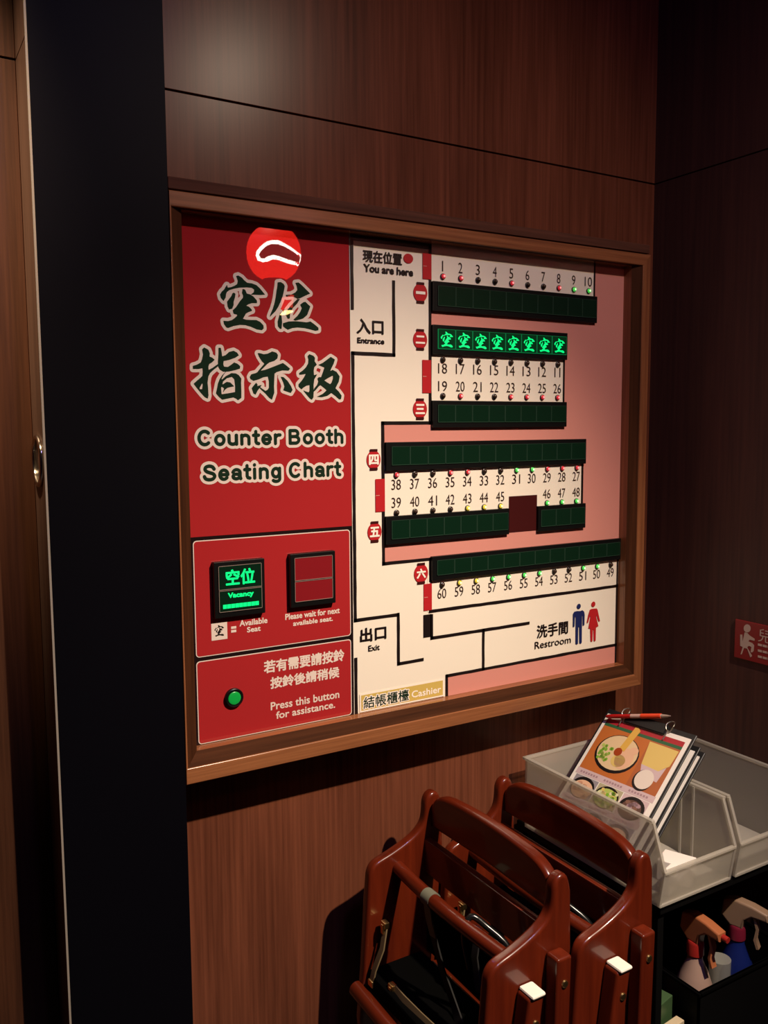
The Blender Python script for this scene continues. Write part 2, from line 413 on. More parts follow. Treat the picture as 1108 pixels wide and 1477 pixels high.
# ---- flat prints on the panel
LAY = 0.00035
def P(px, py):
    v = on_y(px, py, YP); return Vector((v.x, v.z))
class Art:
    def __init__(s, layer): s.bm = bmesh.new(); s.y = YP - LAY * layer
    def poly(s, pts, holes=()):                # panel metres
        loops = [[Vector((p[0], p[1], 0)) for p in pts]] + [[Vector((p[0], p[1], 0)) for p in h] for h in holes]
        flat = [p for l in loops for p in l]
        vs = [s.bm.verts.new((p.x, s.y, p.y)) for p in flat]
        for t in tessellate_polygon(loops):
            try:
                f = s.bm.faces.new([vs[i] for i in t]); f.normal_update()
                if f.normal.y > 0: f.normal_flip()
            except ValueError: pass
        return s
    def px(s, pts, holes=()): return s.poly([P(*p) for p in pts], [[P(*p) for p in h] for h in holes])
    def rect(s, x0, x1, z0, z1): return s.poly([(x0, z0), (x1, z0), (x1, z1), (x0, z1)])
    def rpx(s, a, b):                          # rectangle from its top-left and bottom-right pixels
        p, q = P(*a), P(*b); return s.rect(min(p.x, q.x), max(p.x, q.x), min(p.y, q.y), max(p.y, q.y))
    def rrect(s, x0, x1, z0, z1, r):
        pts = []
        for cx, cz, a0 in ((x1 - r, z1 - r, 0), (x0 + r, z1 - r, 90), (x0 + r, z0 + r, 180), (x1 - r, z0 + r, 270)):
            for k in range(5):
                a = math.radians(a0 + k * 22.5); pts.append((cx + r * math.cos(a), cz + r * math.sin(a)))
        return s.poly(pts)
    def disc(s, cx, cz, rx_, rz_=None, n=20):
        rz_ = rz_ or rx_
        return s.poly([(cx + rx_ * math.cos(k * 2 * math.pi / n), cz + rz_ * math.sin(k * 2 * math.pi / n)) for k in range(n)])
    def line(s, pts, wd, jitter=0.0):
        pts = [Vector(p) for p in pts]
        for a, b in zip(pts, pts[1:]):
            d = (b - a).normalized(); n = Vector((-d.y, d.x)) * wd / 2
            k = max(1, int((b - a).length / 0.02)) if jitter else 1
            L, R = [], []
            for i in range(k + 1):
                c = a + (b - a) * (i / k)
                e0 = d * wd / 2 * (-1 if i == 0 else 1 if i == k else 0)
                L.append(c + e0 + n * (1 + random.uniform(-jitter, jitter))); R.append(c + e0 - n * (1 + random.uniform(-jitter, jitter)))
            s.poly(L + R[::-1])
        return s
    def stroke(s, pts, wd):                    # outline of a closed polygon
        n = len(pts)
        for i in range(n):
            a, b = Vector(pts[i]), Vector(pts[(i + 1) % n])
            d = b - a
            if d.length < 1e-6: continue
            d.normalize(); q = Vector((-d.y, d.x)) * wd
            s.poly([a + q, a - q, b - q, b + q]); s.disc(a.x, a.y, wd, n=10)
        return s
    def tris(s, tri, grow, step):              # union of triangles, fattened by grow, no overlaps
        fat_fill(s.bm, s.y, tri, grow, step); return s
    def text(s, body, x0, x1, z0, z1, fat=0.0, halo=0.0):
        """lettering stretched into a box; fat thickens the strokes inside the box, halo adds a rim outside it"""
        tri = text_tris(body)
        lo, hi = tri.min((0, 1)), tri.max((0, 1))
        x0 += fat; x1 -= fat; z0 += fat; z1 -= fat
        t = (tri - lo) / np.maximum(hi - lo, 1e-9) * np.array([x1 - x0, z1 - z0]) + np.array([x0, z0])
        if fat + halo > 0:
            return s.tris(t, fat + halo, 0.0003 if fat + halo < 0.0012 else 0.0006)
        for a in t:
            ff = s.bm.faces.new([s.bm.verts.new((p[0], s.y, p[1])) for p in a]); ff.normal_update()
            if ff.normal.y > 0: ff.normal_flip()
        return s
    def tpx(s, body, xl, yt, yb, xr, fat=0.0, halo=0.0):   # left edge top and bottom pixels, right edge pixel
        a, b = P(xl, yt), P(xl, yb)
        c = P(xr, (yt + yb) / 2 + (615 - (yt + yb) / 2) * (xr - xl) / (2669 - xl))
        return s.text(body, a.x, c.x, b.y, a.y, fat, halo)
    def done(s, name, m, parent=None, label=None):
        o = obj(name, s.bm, m, parent if parent is not None else board)
        if label: o['label'] = label
        return o

def skeleton(body):
    """bold grotesque letters as centre lines (cap height 1, half stroke 0.1)"""
    def arc(cx, cy, rx_, ry_, a0, a1, n=14): return [(cx + rx_ * math.cos(math.radians(a0 + (a1 - a0) * k / n)), cy + ry_ * math.sin(math.radians(a0 + (a1 - a0) * k / n))) for k in range(n + 1)]
    A = {
     'C': (.76, [arc(.37, .5, .27, .40, 48, 312, 22)]), 'o': (.62, [arc(.31, .37, .20, .27, 0, 360, 22)]),
     'u': (.60, [[(.11, .64), (.11, .30)] + arc(.29, .28, .18, .18, 180, 360) + [(.47, .64)], [(.48, .64), (.48, .1)]]),
     'n': (.60, [[(.11, .1), (.11, .64)], arc(.29, .45, .18, .19, 170, 0) + [(.47, .1)]]),
     't': (.40, [[(.19, .86), (.19, .24), (.23, .14), (.33, .11)], [(.07, .63), (.33, .63)]]),
     'e': (.62, [arc(.31, .37, .20, .27, 0, 318, 20), [(.12, .37), (.51, .37)]]),
     'r': (.43, [[(.11, .1), (.11, .64)], [(.11, .44), (.17, .57), (.26, .63), (.36, .63)]]),
     'B': (.74, [[(.12, .1), (.12, .9), (.36, .9)] + arc(.38, .71, .16, .19, 90, -90) + [(.12, .52)], [(.36, .52)] + arc(.40, .31, .19, .21, 90, -90) + [(.12, .1)]]),
     'h': (.60, [[(.11, .1), (.11, .9)], arc(.29, .45, .18, .19, 170, 0) + [(.47, .1)]]),
     'S': (.70, [[tuple(p) for p in catmull([(.57, .72), (.49, .85), (.33, .90), (.17, .84), (.13, .70), (.21, .58), (.36, .51), (.53, .43), (.59, .29), (.51, .15), (.34, .10), (.16, .15), (.09, .29)], 3)]]),
     'a': (.60, [[(.11, .50)] + arc(.29, .45, .18, .19, 150, 0) + [(.47, .2), (.50, .1)], arc(.28, .24, .17, .14, 0, 360, 16)]),
     'i': (.29, [[(.14, .1), (.14, .64)], [(.14, .885), (.14, .90)]]),
     'g': (.62, [arc(.29, .38, .18, .26, 0, 360, 20), [(.49, .64), (.49, .02)] + arc(.30, .0, .19, .15, 0, -145)]),
     ' ': (.27, [])}
    out = []; x = 0
    for ch in body:
        adv, lines = A[ch]
        for l in lines:
            for (x0, y0), (x1, y1) in zip(l, l[1:]):
                dx_, dy_ = x1 - x0, y1 - y0; L_ = max(math.hypot(dx_, dy_), 1e-6); nx_, ny_ = -dy_ / L_ * 5e-4, dx_ / L_ * 5e-4
                out.append([(x + x0 + nx_, y0 + ny_), (x + x0 - nx_, y0 - ny_), (x + x1, y1)])
                out.append([(x + x1 + nx_, y1 + ny_), (x + x1 - nx_, y1 - ny_), (x + x0, y0)])
        x += adv + 0.035
    return np.array(out)
_txt = {}
def text_tris(body):
    if body[0] == '*':
        return skeleton(body[1:])
    if body not in _txt:
        cu = bpy.data.curves.new('lettering', 'FONT')
        cu.body = body; cu.size = 1.0; cu.resolution_u = 3
        o = bpy.data.objects.new('lettering', cu)
        COL.objects.link(o)
        dg = bpy.context.evaluated_depsgraph_get(); dg.update()
        me = bpy.data.meshes.new_from_object(o.evaluated_get(dg))
        me.calc_loop_triangles()
        _txt[body] = np.array([[me.vertices[i].co[:2] for i in t.vertices] for t in me.loop_triangles])
        bpy.data.objects.remove(o); bpy.data.curves.remove(cu); bpy.data.meshes.remove(me)
    return _txt[body]
def poly_tris(pts, holes=()):
    loops = [[Vector((p[0], p[1], 0)) for p in pts]] + [[Vector((p[0], p[1], 0)) for p in h] for h in holes]
    flat = [p for l in loops for p in l]
    return np.array([[(flat[i].x, flat[i].y) for i in t] for t in tessellate_polygon(loops)])
def fat_fill(bm, y, tri, grow, step):
    """fill every place within grow of the triangles (marching squares on their distance)"""
    lo = tri.min((0, 1)) - grow - 2 * step; hi = tri.max((0, 1)) + grow + 2 * step
    nx, nz = (np.ceil((hi - lo) / step)).astype(int) + 1
    D = np.full((nx, nz), 1e3)
    for t in tri:
        a = np.maximum(np.floor((t.min(0) - grow - 2 * step - lo) / step).astype(int), 0)
        b = np.minimum(np.ceil((t.max(0) + grow + 2 * step - lo) / step).astype(int) + 1, (nx, nz))
        gx, gz = np.meshgrid(lo[0] + np.arange(a[0], b[0]) * step, lo[1] + np.arange(a[1], b[1]) * step, indexing='ij')
        area = (t[1][0] - t[0][0]) * (t[2][1] - t[0][1]) - (t[1][1] - t[0][1]) * (t[2][0] - t[0][0])
        if abs(area) < 1e-14: continue
        q = t if area > 0 else t[::-1]
        best = np.full(gx.shape, 1e3); ins = np.ones(gx.shape, bool)
        for k in range(3):
            p, e = q[k], q[(k + 1) % 3] - q[k]
            wx, wz = gx - p[0], gz - p[1]
            h = np.clip((wx * e[0] + wz * e[1]) / (e @ e), 0, 1)
            best = np.minimum(best, np.hypot(wx - h * e[0], wz - h * e[1]))
            ins &= (e[0] * wz - e[1] * wx) >= 0
        v = D[a[0]:b[0], a[1]:b[1]]
        np.minimum(v, np.where(ins, -best, best), out=v)
    F = grow - D
    inside = F > 0
    cnt = inside[:-1, :-1].astype(int) + inside[1:, :-1] + inside[:-1, 1:] + inside[1:, 1:]
    co = lambda i, j: (lo[0] + i * step, y, lo[1] + j * step)
    def face(ps):
        f = bm.faces.new([bm.verts.new(p) for p in ps]); f.normal_update()
        if f.normal.y > 0: f.normal_flip()
    for j in range(nz - 1):
        i = 0; row = cnt[:, j]
        for i in np.nonzero((row > 0) & (row < 4))[0]:
            cs = [(i, j), (i + 1, j), (i + 1, j + 1), (i, j + 1)]; ps = []
            for k in range(4):
                A, B = cs[k], cs[(k + 1) % 4]
                fa, fb = F[A], F[B]
                if fa > 0: ps.append(co(*A))
                if (fa > 0) != (fb > 0):
                    r = fa / (fa - fb); ps.append(co(A[0] + (B[0] - A[0]) * r, A[1] + (B[1] - A[1]) * r))
            if len(ps) >= 3: face(ps)
        full = np.concatenate(([0], (row == 4).astype(int), [0])); d = np.diff(full)
        for a, b in zip(np.nonzero(d == 1)[0], np.nonzero(d == -1)[0]):
            face([co(a, j), co(b, j), co(b, j + 1), co(a, j + 1)])

random.seed(5)
XL, XRP, ZB, ZT = EX['L'], EX['R'], EX['B'], EX['T']
XD0, XD1 = P(503.5, 600).x + 0.004, P(508.5, 600).x + 0.0055       # seam between the red panel and the chart
# red title panel and two control panels
Z1, Z2, Z3 = P(279.5, 777.5).y, P(285, 951.3).y, ZB
Art(1).rect(XL, XD0, ZB, ZT).done('seam_backing', M_seam)
Art(2).rect(XL, XD0 - 0.001, Z1 + 0.0030, ZT).done('title_panel', M_red)
def control(z0, z1, nm):
    x0, x1 = P(279.3, 860).x + 0.001, P(505.6, 860).x
    Art(2).rrect(x0, x1, z0, z1, 0.006).done(nm, M_redtxt_w, label='white edge line of the red control panel')
    Art(3).rrect(x0 + 0.0016, x1 - 0.0016, z0 + 0.0016, z1 - 0.0016, 0.005).done(nm.replace('border', 'plate'), M_red)
control(Z2 + 0.0032, Z1 - 0.0032, 'control_border')
control(ZB + 0.001, Z2 - 0.0034, 'call_border')

# brush-written title characters, in the zoomed coordinates of each character
S = 90 / 1108.0
G = {
 'kong': ((310, 390), [
   ([(375,105),(410,95),(470,130),(520,185),(570,225),(650,235),(730,265),(790,320),(840,380),(880,430),(800,435),(700,430),(640,430),(690,390),(695,340),(650,308),(560,300),(430,305),(330,325),(250,350),(205,385),(190,430),(185,480),(150,540),(105,490),(90,430),(120,380),(165,340),(185,300),(210,265),(222,312),(290,300),(350,275),(395,245),(405,190),(390,140)], []),
   ([(335,400),(358,420),(350,480),(325,560),(325,620),(300,680),(250,690),(225,640),(215,560),(250,510),(290,460),(310,410)], []),
   ([(490,335),(530,345),(550,390),(560,415),(620,430),(680,470),(740,540),(740,580),(650,580),(590,600),(545,628),(600,650),(640,690),(655,715),(590,740),(545,765),(520,810),(490,860),(550,880),(650,885),(730,885),(800,920),(855,980),(860,1030),(830,1060),(740,1045),(640,1000),(540,970),(440,965),(330,985),(230,1020),(200,1010),(160,950),(150,900),(230,905),(300,885),(350,850),(390,810),(395,785),(330,770),(315,710),(370,660),(410,600),(450,540),(495,490),(500,450),(480,400)], [])]),
 'wei': ((380, 395), [
   ([(250,155),(300,150),(350,180),(372,220),(360,290),(335,400),(300,490),(260,580),(210,660),(160,710),(110,760),(130,700),(165,620),(195,520),(215,420),(230,310),(245,220)], []),
   ([(295,690),(315,760),(325,860),(315,975),(290,975),(255,930),(250,850),(275,760)], []),
   ([(565,165),(620,158),(670,200),(730,260),(820,350),(740,385),(650,430),(600,440),(520,400),(400,405),(395,378),(490,372),(560,335),(600,290),(590,220)], []),
   ([(600,450),(640,450),(590,530),(520,600),(470,690),(460,790),(430,800),(400,740),(420,650),(480,570),(550,500)], []),
   ([(700,510),(740,500),(790,550),(825,580),(800,650),(770,730),(700,790),(640,810),(560,830),(530,815),(600,750),(650,680),(680,610),(650,550)], []),
   ([(345,880),(440,850),(560,845),(680,855),(760,865),(830,850),(900,900),(970,960),(970,1000),(920,1010),(830,985),(720,960),(600,950),(510,960),(430,990),(380,960),(345,930)], [])]),
 'zhi': ((270, 495), [
   ([(265,110),(300,80),(370,120),(395,180),(390,240),(440,260),(480,295),(440,335),(385,370),(370,420),(375,480),(450,440),(540,375),(540,410),(470,465),(400,530),(370,590),(355,700),(365,800),(372,930),(360,980),(310,955),(250,890),(200,830),(160,780),(115,720),(170,670),(230,620),(270,580),(275,500),(270,440),(200,455),(100,455),(100,405),(170,385),(240,345),(265,280),(280,200)],
    [[(215,790),(265,700),(275,740),(265,820),(215,820)]]),
   ([(555,85),(590,85),(605,160),(615,240),(680,215),(740,160),(820,138),(880,170),(910,215),(850,255),(740,295),(640,315),(635,380),(650,420),(720,425),(780,385),(830,345),(890,370),(935,410),(930,450),(850,475),(740,500),(640,505),(580,470),(550,420),(545,330),(555,200)], []),
   ([(680,510),(640,560),(610,620),(600,660),(680,590),(780,535),(860,540),(910,570),(955,630),(950,700),(955,850),(955,970),(900,1010),(870,985),(820,960),(740,975),(620,1000),(560,950),(510,890),(530,800),(545,720),(570,650),(620,570)],
    [[(630,680),(700,620),(790,595),(835,640),(850,760),(850,870),(740,890),(605,910),(595,800),(605,770),(620,730)]]),
   ([(610,745),(650,720),(700,690),(760,700),(825,765),(770,775),(710,790),(660,830),(635,870),(655,800),(610,770)], [])]),
 'shi': ((350, 495), [
   ([(265,180),(300,180),(370,200),(440,190),(520,150),(590,170),(620,210),(610,270),(560,310),(470,340),(430,370),(380,420),(310,490),(270,500),(330,430),(385,365),(340,320),(290,240)], []),
   ([(125,600),(150,555),(230,535),(280,500),(400,475),(520,430),(620,390),(710,355),(760,390),(835,455),(810,485),(700,480),(600,510),(560,540),(555,640),(550,760),(555,880),(515,1000),(470,970),(400,890),(310,810),(300,780),(400,850),(440,830),(465,790),(465,680),(445,590),(370,600),(280,640),(190,665),(140,640)], []),
   ([(235,705),(260,740),(250,765),(330,745),(300,790),(260,840),(225,910),(190,890),(160,800),(185,765)], []),
   ([(675,600),(720,605),(790,670),(850,760),(880,830),(850,880),(790,860),(720,835),(740,770),(720,700)], [])]),
 'ban': ((415, 500), [
   ([(350,170),(380,138),(450,165),(478,200),(470,260),(510,320),(465,365),(455,430),(460,510),(515,495),(465,580),(452,680),(455,800),(450,900),(425,940),(390,920),(330,850),(275,780),(320,800),(370,815),(385,780),(385,680),(330,690),(280,720),(240,755),(190,710),(190,670),(250,600),(290,540),(320,480),(270,490),(205,500),(200,470),(260,430),(320,370),(360,300),(365,230)], []),
   ([(545,325),(620,290),(700,230),(760,185),(830,230),(810,300),(770,380),(745,440),(790,415),(860,450),(915,530),(900,620),(860,700),(840,740),(900,800),(950,870),(940,930),(910,935),(850,880),(770,820),(700,870),(600,895),(520,890),(620,840),(690,775),(640,730),(575,680),(540,710),(490,770),(455,800),(470,740),(520,680),(540,620),(525,570),(545,545),(590,545),(620,460),(650,370),(600,350)],
    [[(640,600),(720,550),(800,510),(800,570),(775,640),(750,670),(700,640)]])]),
}
def glyph(key):
    (ox, oy), polys = G[key]
    f = lambda p: P(ox + p[0] * S, oy + p[1] * S)
    return [([f(p) for p in a], [[f(p) for p in h] for h in hs]) for a, hs in polys]
for key in G:
    gl = glyph(key)
    Art(3).tris(np.concatenate([poly_tris(a) for a, hs in gl]), 0.0056, 0.0007).done('character_outline', M_redtxt_w, label='white outline of a brush-written character')
    Art(4).tris(np.concatenate([poly_tris(a, hs) for a, hs in gl]), 0.0003, 0.0005).done('title_character', M_redtxt_g, label='dark green brush-written character')
# English title, dark letters with a broad white edge
for body, q in (('*Counter Booth', (284, 619.6, 644, 495)), ('*Seating Chart', (291.7, 670, 701, 492))):
    Art(3).tpx(body, *q, fat=0.0029, halo=0.0050).done('title_outline', M_redtxt_w, label='white outline of the English title')
    Art(4).tpx(body, *q, fat=0.0029).done('title_lettering', M_redtxt_g, label='dark English title lettering')

# control panel captions
a = Art(4)
a.rpx((304.3, 899.6), (327.8, 921)).done('legend_square', M_redtxt_w)
a = Art(4); a.rpx((333, 903.6), (340.5, 906.2)).rpx((333, 908.8), (340.5, 911.4)).done('equals_mark', M_redtxt_w)
for body, q, b in (('Available', (345, 894.8, 903.6, 385.4), .0004), ('Seat', (355.8, 904.4, 912.3, 375.6), .0004),
                   ('Please wait for next', (411, 885.4, 894.3, 489.6), .0004), ('available seat.', (422.3, 895.7, 903, 479.6), .0004),
                   ('若有需要請按鈴', (380, 953.2, 971.7, 496.2), .0007), ('按鈴後請稍候', (389.3, 977, 994, 489), .0007),
                   ('Press this button', (390, 1013, 1024.6, 489), .0004), ('for assistance.', (397.8, 1026.3, 1037, 483), .0004)):
    Art(4).tpx(body, *q, fat=b).done('caption', M_redtxt_w, label='white caption')
kg = glyph('kong')
kx = [p.x for a_, _ in kg for p in a_]; kz = [p.y for a_, _ in kg for p in a_]
def place_kong(x0, x1, z0, z1):
    f = lambda p: (x0 + (p.x - min(kx)) / (max(kx) - min(kx)) * (x1 - x0), z0 + (p.y - min(kz)) / (max(kz) - min(kz)) * (z1 - z0))
    return [[f(p) for p in a_] for a_, _ in kg]
a = Art(5); p0, p1 = P(304.3, 899.6), P(327.8, 921)
for q in place_kong(p0.x + 0.0055, p1.x - 0.0055, P(304.3, 924).y + 0.006, p0.y - 0.0035): a.poly(q)
a.done('legend_character', M_ink)

# ---- the chart
XC = XD1                                       # left edge of the chart
XM = P(622.3, 600).x                           # left ends of the seat rows
XN = P(554.5, 700).x
a = Art(1)                                      # pink surround
zt6r = P(621, 820).y
a.rect(XM, XRP, zt6r, ZT)
a.rect(XN, XM, P(555, 811).y, P(555, 612).y)
a.rect(P(645, 990).x, XRP, ZB, P(646, 974).y)
a.done('pink_area', M_pink)
zr = {}                                         # heights on the chart, read down the column of seat 1 and of seat 38
for k, q in dict(n1=(638, 384), l1=(638, 399), l18=(638, 519), n18=(638, 531.5), n19=(638, 557), l19=(638, 571),
                 l38=(571, 684.8), n38=(571, 699), n39=(571, 725), l39=(571, 739.5), l60=(637, 843), n60=(637, 856)).items():
    zr[k] = P(*q).y
STRIPS = [  # top-left, bottom-left pixel, right end pixel x (with its y)
    ('r1', (621.5, 404.5), (621.5, 448), (862, 440), 10), ('r2', (621.5, 467.5), (621.5, 510.5), (819, 500), 8), ('r3', (621.5, 577.5), (621.5, 617), (818, 595), 8),
    ('r4', (554.5, 638), (554.5, 679.5), (846, 650), 12), ('r5', (554.5, 745.5), (554.5, 786.5), (735, 755), 7), ('r6', (620.5, 803.5), (620.5, 838.5), (893, 795), 12)]
SB = {}
HD = 0.008                                      # how far the housings stand off the panel
for nm, tl, bl, rr, n in STRIPS:
    SB[nm] = (P(*tl).x, on_y(*rr, YP - HD).x, on_y(*bl, YP - HD).z, on_y(*tl, YP - HD).z, n)
SB['r6'] = (SB['r6'][0], XRP - 0.0005, SB['r6'][2], SB['r6'][3], 12)
x5b0, x5b1 = P(773, 750).x, on_y(845, 750, YP - HD).x
SB['r5b'] = (x5b0, x5b1, SB['r5'][2], SB['r5'][3], 3)
a = Art(2)                                      # cream seat rows
a.rect(XM, SB['r1'][1] - 0.004, SB['r1'][2], ZT)
a.rect(XM, SB['r2'][1] - 0.004, SB['r3'][3] - 0.01, SB['r2'][2] + 0.01)
a.rect(XN, SB['r4'][1] - 0.006, SB['r5'][3] - 0.01, SB['r4'][2] + 0.01)
a.rect(XM - 0.01, XRP, P(622, 882).y, SB['r6'][2] + 0.01)
a.done('seat_row_area', M_cream)
# black wall lines of the plan, each drawn line its own print
def inked(f):
    a_ = Art(3); f(a_); a_.done('plan_line', M_ink)
LW = 0.0062
xv1, xe = P(510, 700).x, P(567.8, 450).x
xb = P(505.5, 420).x + LW / 2
J = 0.12
inked(lambda a: a.line([(xb, ZT), (xb, P(505.5, 444).y)], LW, J))
inked(lambda a: a.line([(xe, P(567.8, 407).y), (xe, P(568, 512).y), (xb, P(568, 512).y), (xb, P(510, 895).y), (P(574, 886).x, P(510, 895).y)], LW, J))
xx = P(574.5, 920).x
inked(lambda a: a.line([(xx, P(574, 886).y), (xx, P(575, 957).y), (P(609, 950).x, P(575, 957).y)], LW, J))
inked(lambda a: a.line([(xb, P(512, 951).y), (xb, ZB)], LW, J))
inked(lambda a: a.rect(XC - 0.002, XM, ZT - 0.011, ZT))
inked(lambda a: a.line([(XM - 0.003, ZT), (XM - 0.003, P(621, 610).y), (XN - 0.003, P(621, 610).y), (XN - 0.003, P(553, 813).y), (XM - 0.003, P(553, 813).y), (XM - 0.003, SB['r6'][2])], LW, J))
xr1 = SB['r1'][1] - 0.003
inked(lambda a: a.line([(xr1, ZT), (xr1, SB['r1'][2])], 0.005))
xr2 = SB['r2'][1] - 0.003
inked(lambda a: a.line([(xr2, SB['r2'][2]), (xr2, SB['r3'][3])], 0.005))
xr4 = SB['r4'][1] - 0.004
inked(lambda a: a.line([(xr4, SB['r4'][2]), (xr4, SB['r5b'][3])], 0.006))
inked(lambda a: a.line([(XRP - 0.003, zt6r), (XRP - 0.003, ZB)], 0.005))
zl = P(622, 881.5).y
inked(lambda a: a.line([(XM - 0.004, zl), (XRP, zl)], LW, J))
zl2 = P(621, 920.5).y
xs_ = P(622.5, 900).x
inked(lambda a: a.line([(xs_, P(622, 888).y), (xs_, zl2), (P(762, 899).x, zl2)], LW, J))
xv = P(697, 935).x; zl3 = P(645, 974.5).y; xk = P(644.3, 985).x
inked(lambda a: a.line([(xv, zl2), (xv, zl3)], LW, J))
inked(lambda a: a.line([(XRP, zl3), (xk, zl3), (xk, ZB)], LW, J))
inked(lambda a: a.rpx((610.5, 887), (622, 918)))
a = Art(4)                                      # dark pillar square
q = P(733, 716)
a.rect(P(733.5, 740).x, P(774, 740).x, P(734, 768).y, P(734, 716).y)
a.done('pillar_mark', M_maroon)
DOORS = [((609.2, 365), (622, 403.5)), ((608.8, 519), (621.5, 567)), ((541, 691), (555, 737.6)), ((610.8, 842.5), (622.6, 879.5))]
for p0, p1 in DOORS:                            # red doors and the red dot
    d = Art(4).rpx(p0, p1).done('door_mark', M_redmark, label='red door mark on the plan')
    A, B = P(*p0), P(*p1)
    Art(5).rect(A.x + 0.0006, A.x + 0.009, (A.y + B.y) / 2 - 0.0005, (A.y + B.y) / 2 + 0.0006).done('door_notch', M_pink, d)
c = P(588.6, 373); Art(4).disc(c.x, c.y, 0.0105, 0.0088).done('location_dot', M_redmark, label='red dot after the words You are here')
LANT = [('一', 606, 422.5), ('二', 605.7, 490), ('三', 605.5, 590), ('四', 538.6, 663), ('五', 540, 767), ('六', 607, 827)]
for ch, px_, py_ in LANT:
    c = P(px_, py_)
    hx = (P(px_ + 10, py_).x - P(px_ - 10, py_).x) / 2; hz = (P(px_, py_ - 13.4).y - P(px_, py_ + 13.4).y) / 2
    body = Art(4).disc(c.x, c.y, hx, hz, 32).done('plan_lantern', M_redmark, label='small red lantern mark')
    for s_ in (-1, 1):
        za, zb = c.y + s_ * hz * 0.86, c.y + s_ * hz * 1.14
        Art(5).rect(c.x - hx * 0.55, c.x + hx * 0.55, min(za, zb), max(za, zb)).done('lantern_cap', M_maroon, body)
    hgt = {'一': 0.0026, '二': 0.0075}.get(ch, 0.0095)
    Art(6).text(ch, c.x - 0.0105, c.x + 0.0105, c.y - hgt, c.y + hgt, fat=0.0009 if ch not in '一' else 0.0008).done('lantern_numeral', M_whitemark, body)
for body, q, b in (('現在位置', (523, 359.6, 377.5, 579.5), .0006), ('You are here', (524, 380.3, 392, 595.5), .0007), ('入口', (514, 459, 481, 553), .0008),
                   ('Entrance', (515, 486.5, 494.8, 554), .0005), ('出口', (519, 906.5, 927, 557), .0008), ('Exit', (531, 931, 939.5, 547.5), .0003),
                   ('洗手間', (774, 901.8, 921, 819), .0007), ('Restroom', (771, 925.8, 936.3, 823), .0002)):
    Art(4).tpx(body, *q, fat=b).done('plan_lettering', M_ink)
# restroom figures
def fig(dx_, dy_, s_, pts): return [P(810 + x * 70 / 1108.0, 860 + y * 70 / 1108.0) for x, y in pts]
a = Art(4)
a.poly(fig(0, 0, 1, [(255,400),(285,350),(350,335),(420,335),(470,315),(510,350),(522,420),(515,655),(490,672),(476,660),(474,440),(462,440),(455,1050),(440,1080),(400,1075),(395,700),(375,700),(368,1080),(345,1100),(312,1085),(316,480),(300,450),(290,690),(265,705),(252,690)]))
c = P(810 + 388 * .06318, 860 + 228 * .06318); a.disc(c.x, c.y, 0.0058, 0.0058)
a.done('blue_figure', M_blue, label='navy man figure')
a = Art(4)
a.poly(fig(0, 0, 1, [(640,305),(680,285),(790,275),(815,300),(840,420),(872,560),(850,580),(825,545),(790,420),(785,470),(835,680),(780,710),(772,1010),(745,1030),(728,1010),(722,760),(708,760),(700,1020),(680,1040),(655,1020),(648,735),(605,735),(650,480),(645,440),(600,600),(580,615),(570,590),(605,420)]))
c = P(810 + 720 * .06318, 860 + 180 * .06318); a.disc(c.x, c.y, 0.0060, 0.0060)
a.done('red_figure', M_redmark, label='red woman figure')
# cashier plate
c0, c1 = P(518.5, 1002), P(640, 980)
zc0, zc1 = max(P(519, 1027.5).y, ZB + 0.001), P(518.5, 1001).y
Art(4).rect(c0.x, c1.x, zc0, zc1).done('cashier_border', M_whitemark)
Art(5).rect(c0.x + 0.003, c1.x - 0.003, zc0 + 0.003, zc1 - 0.003).done('cashier_plate', M_gold)
for body, q in (('結帳櫃檯', (523.5, 1005.4, 1022.5, 589)),):
    Art(6).tpx(body, *q, fat=.0003, halo=.0018).done('cashier_outline', M_whitemark)
    Art(7).tpx(body, *q, fat=.0003).done('cashier_lettering', M_redtxt_g)
Art(6).tpx('Cashier', 593, 996.5, 1006.5, 635.5, fat=.0004).done('cashier_word', M_whitemark)

# ---- numbers and indicator lamps
xs1 = [P(638, 399).x + (P(848, 420).x - P(638, 399).x) * i / 9 for i in range(10)]
xs4 = [P(571, 684.8).x + (P(831, 674.7).x - P(571, 684.8).x) * i / 11 for i in range(12)]
xs6 = [P(637, 843).x + (P(880, 816).x - P(637, 843).x) * i / 11 for i in range(12)]
SEATS = []
for i in range(10): SEATS.append((i + 1, xs1[i], zr['n1'], zr['l1'], 'rrooroorgg'[i]))
for i in range(8): SEATS.append((18 - i, xs1[i], zr['n18'], zr['l18'], 'o'))
for i in range(8): SEATS.append((19 + i, xs1[i], zr['n19'], zr['l19'], 'oroorrrr'[i]))
for i in range(12): SEATS.append((38 - i, xs4[i], zr['n38'], zr['l38'], 'roorrooggrrr'[i]))
for i, n in enumerate([39, 40, 41, 42, 43, 44, 45, None, None, 46, 47, 48]):
    if n: SEATS.append((n, xs4[i], zr['n39'], zr['l39'], 'ooooyyy..ggg'[i]))
for i in range(12): SEATS.append((60 - i, xs6[i], zr['n60'], zr['l60'], 'oyyggggooggo'[i]))
NH = 0.0098
for n, x, zn, zl_, st in SEATS:
    wd = {True: 0.0048}.get(n < 10 and n != 1, 0.0104) if n != 1 else 0.0013
    if n in (11,): wd = 0.0080
    Art(4).text(str(n), x - wd, x + wd, zn - NH, zn + NH).done('seat_number', M_num)
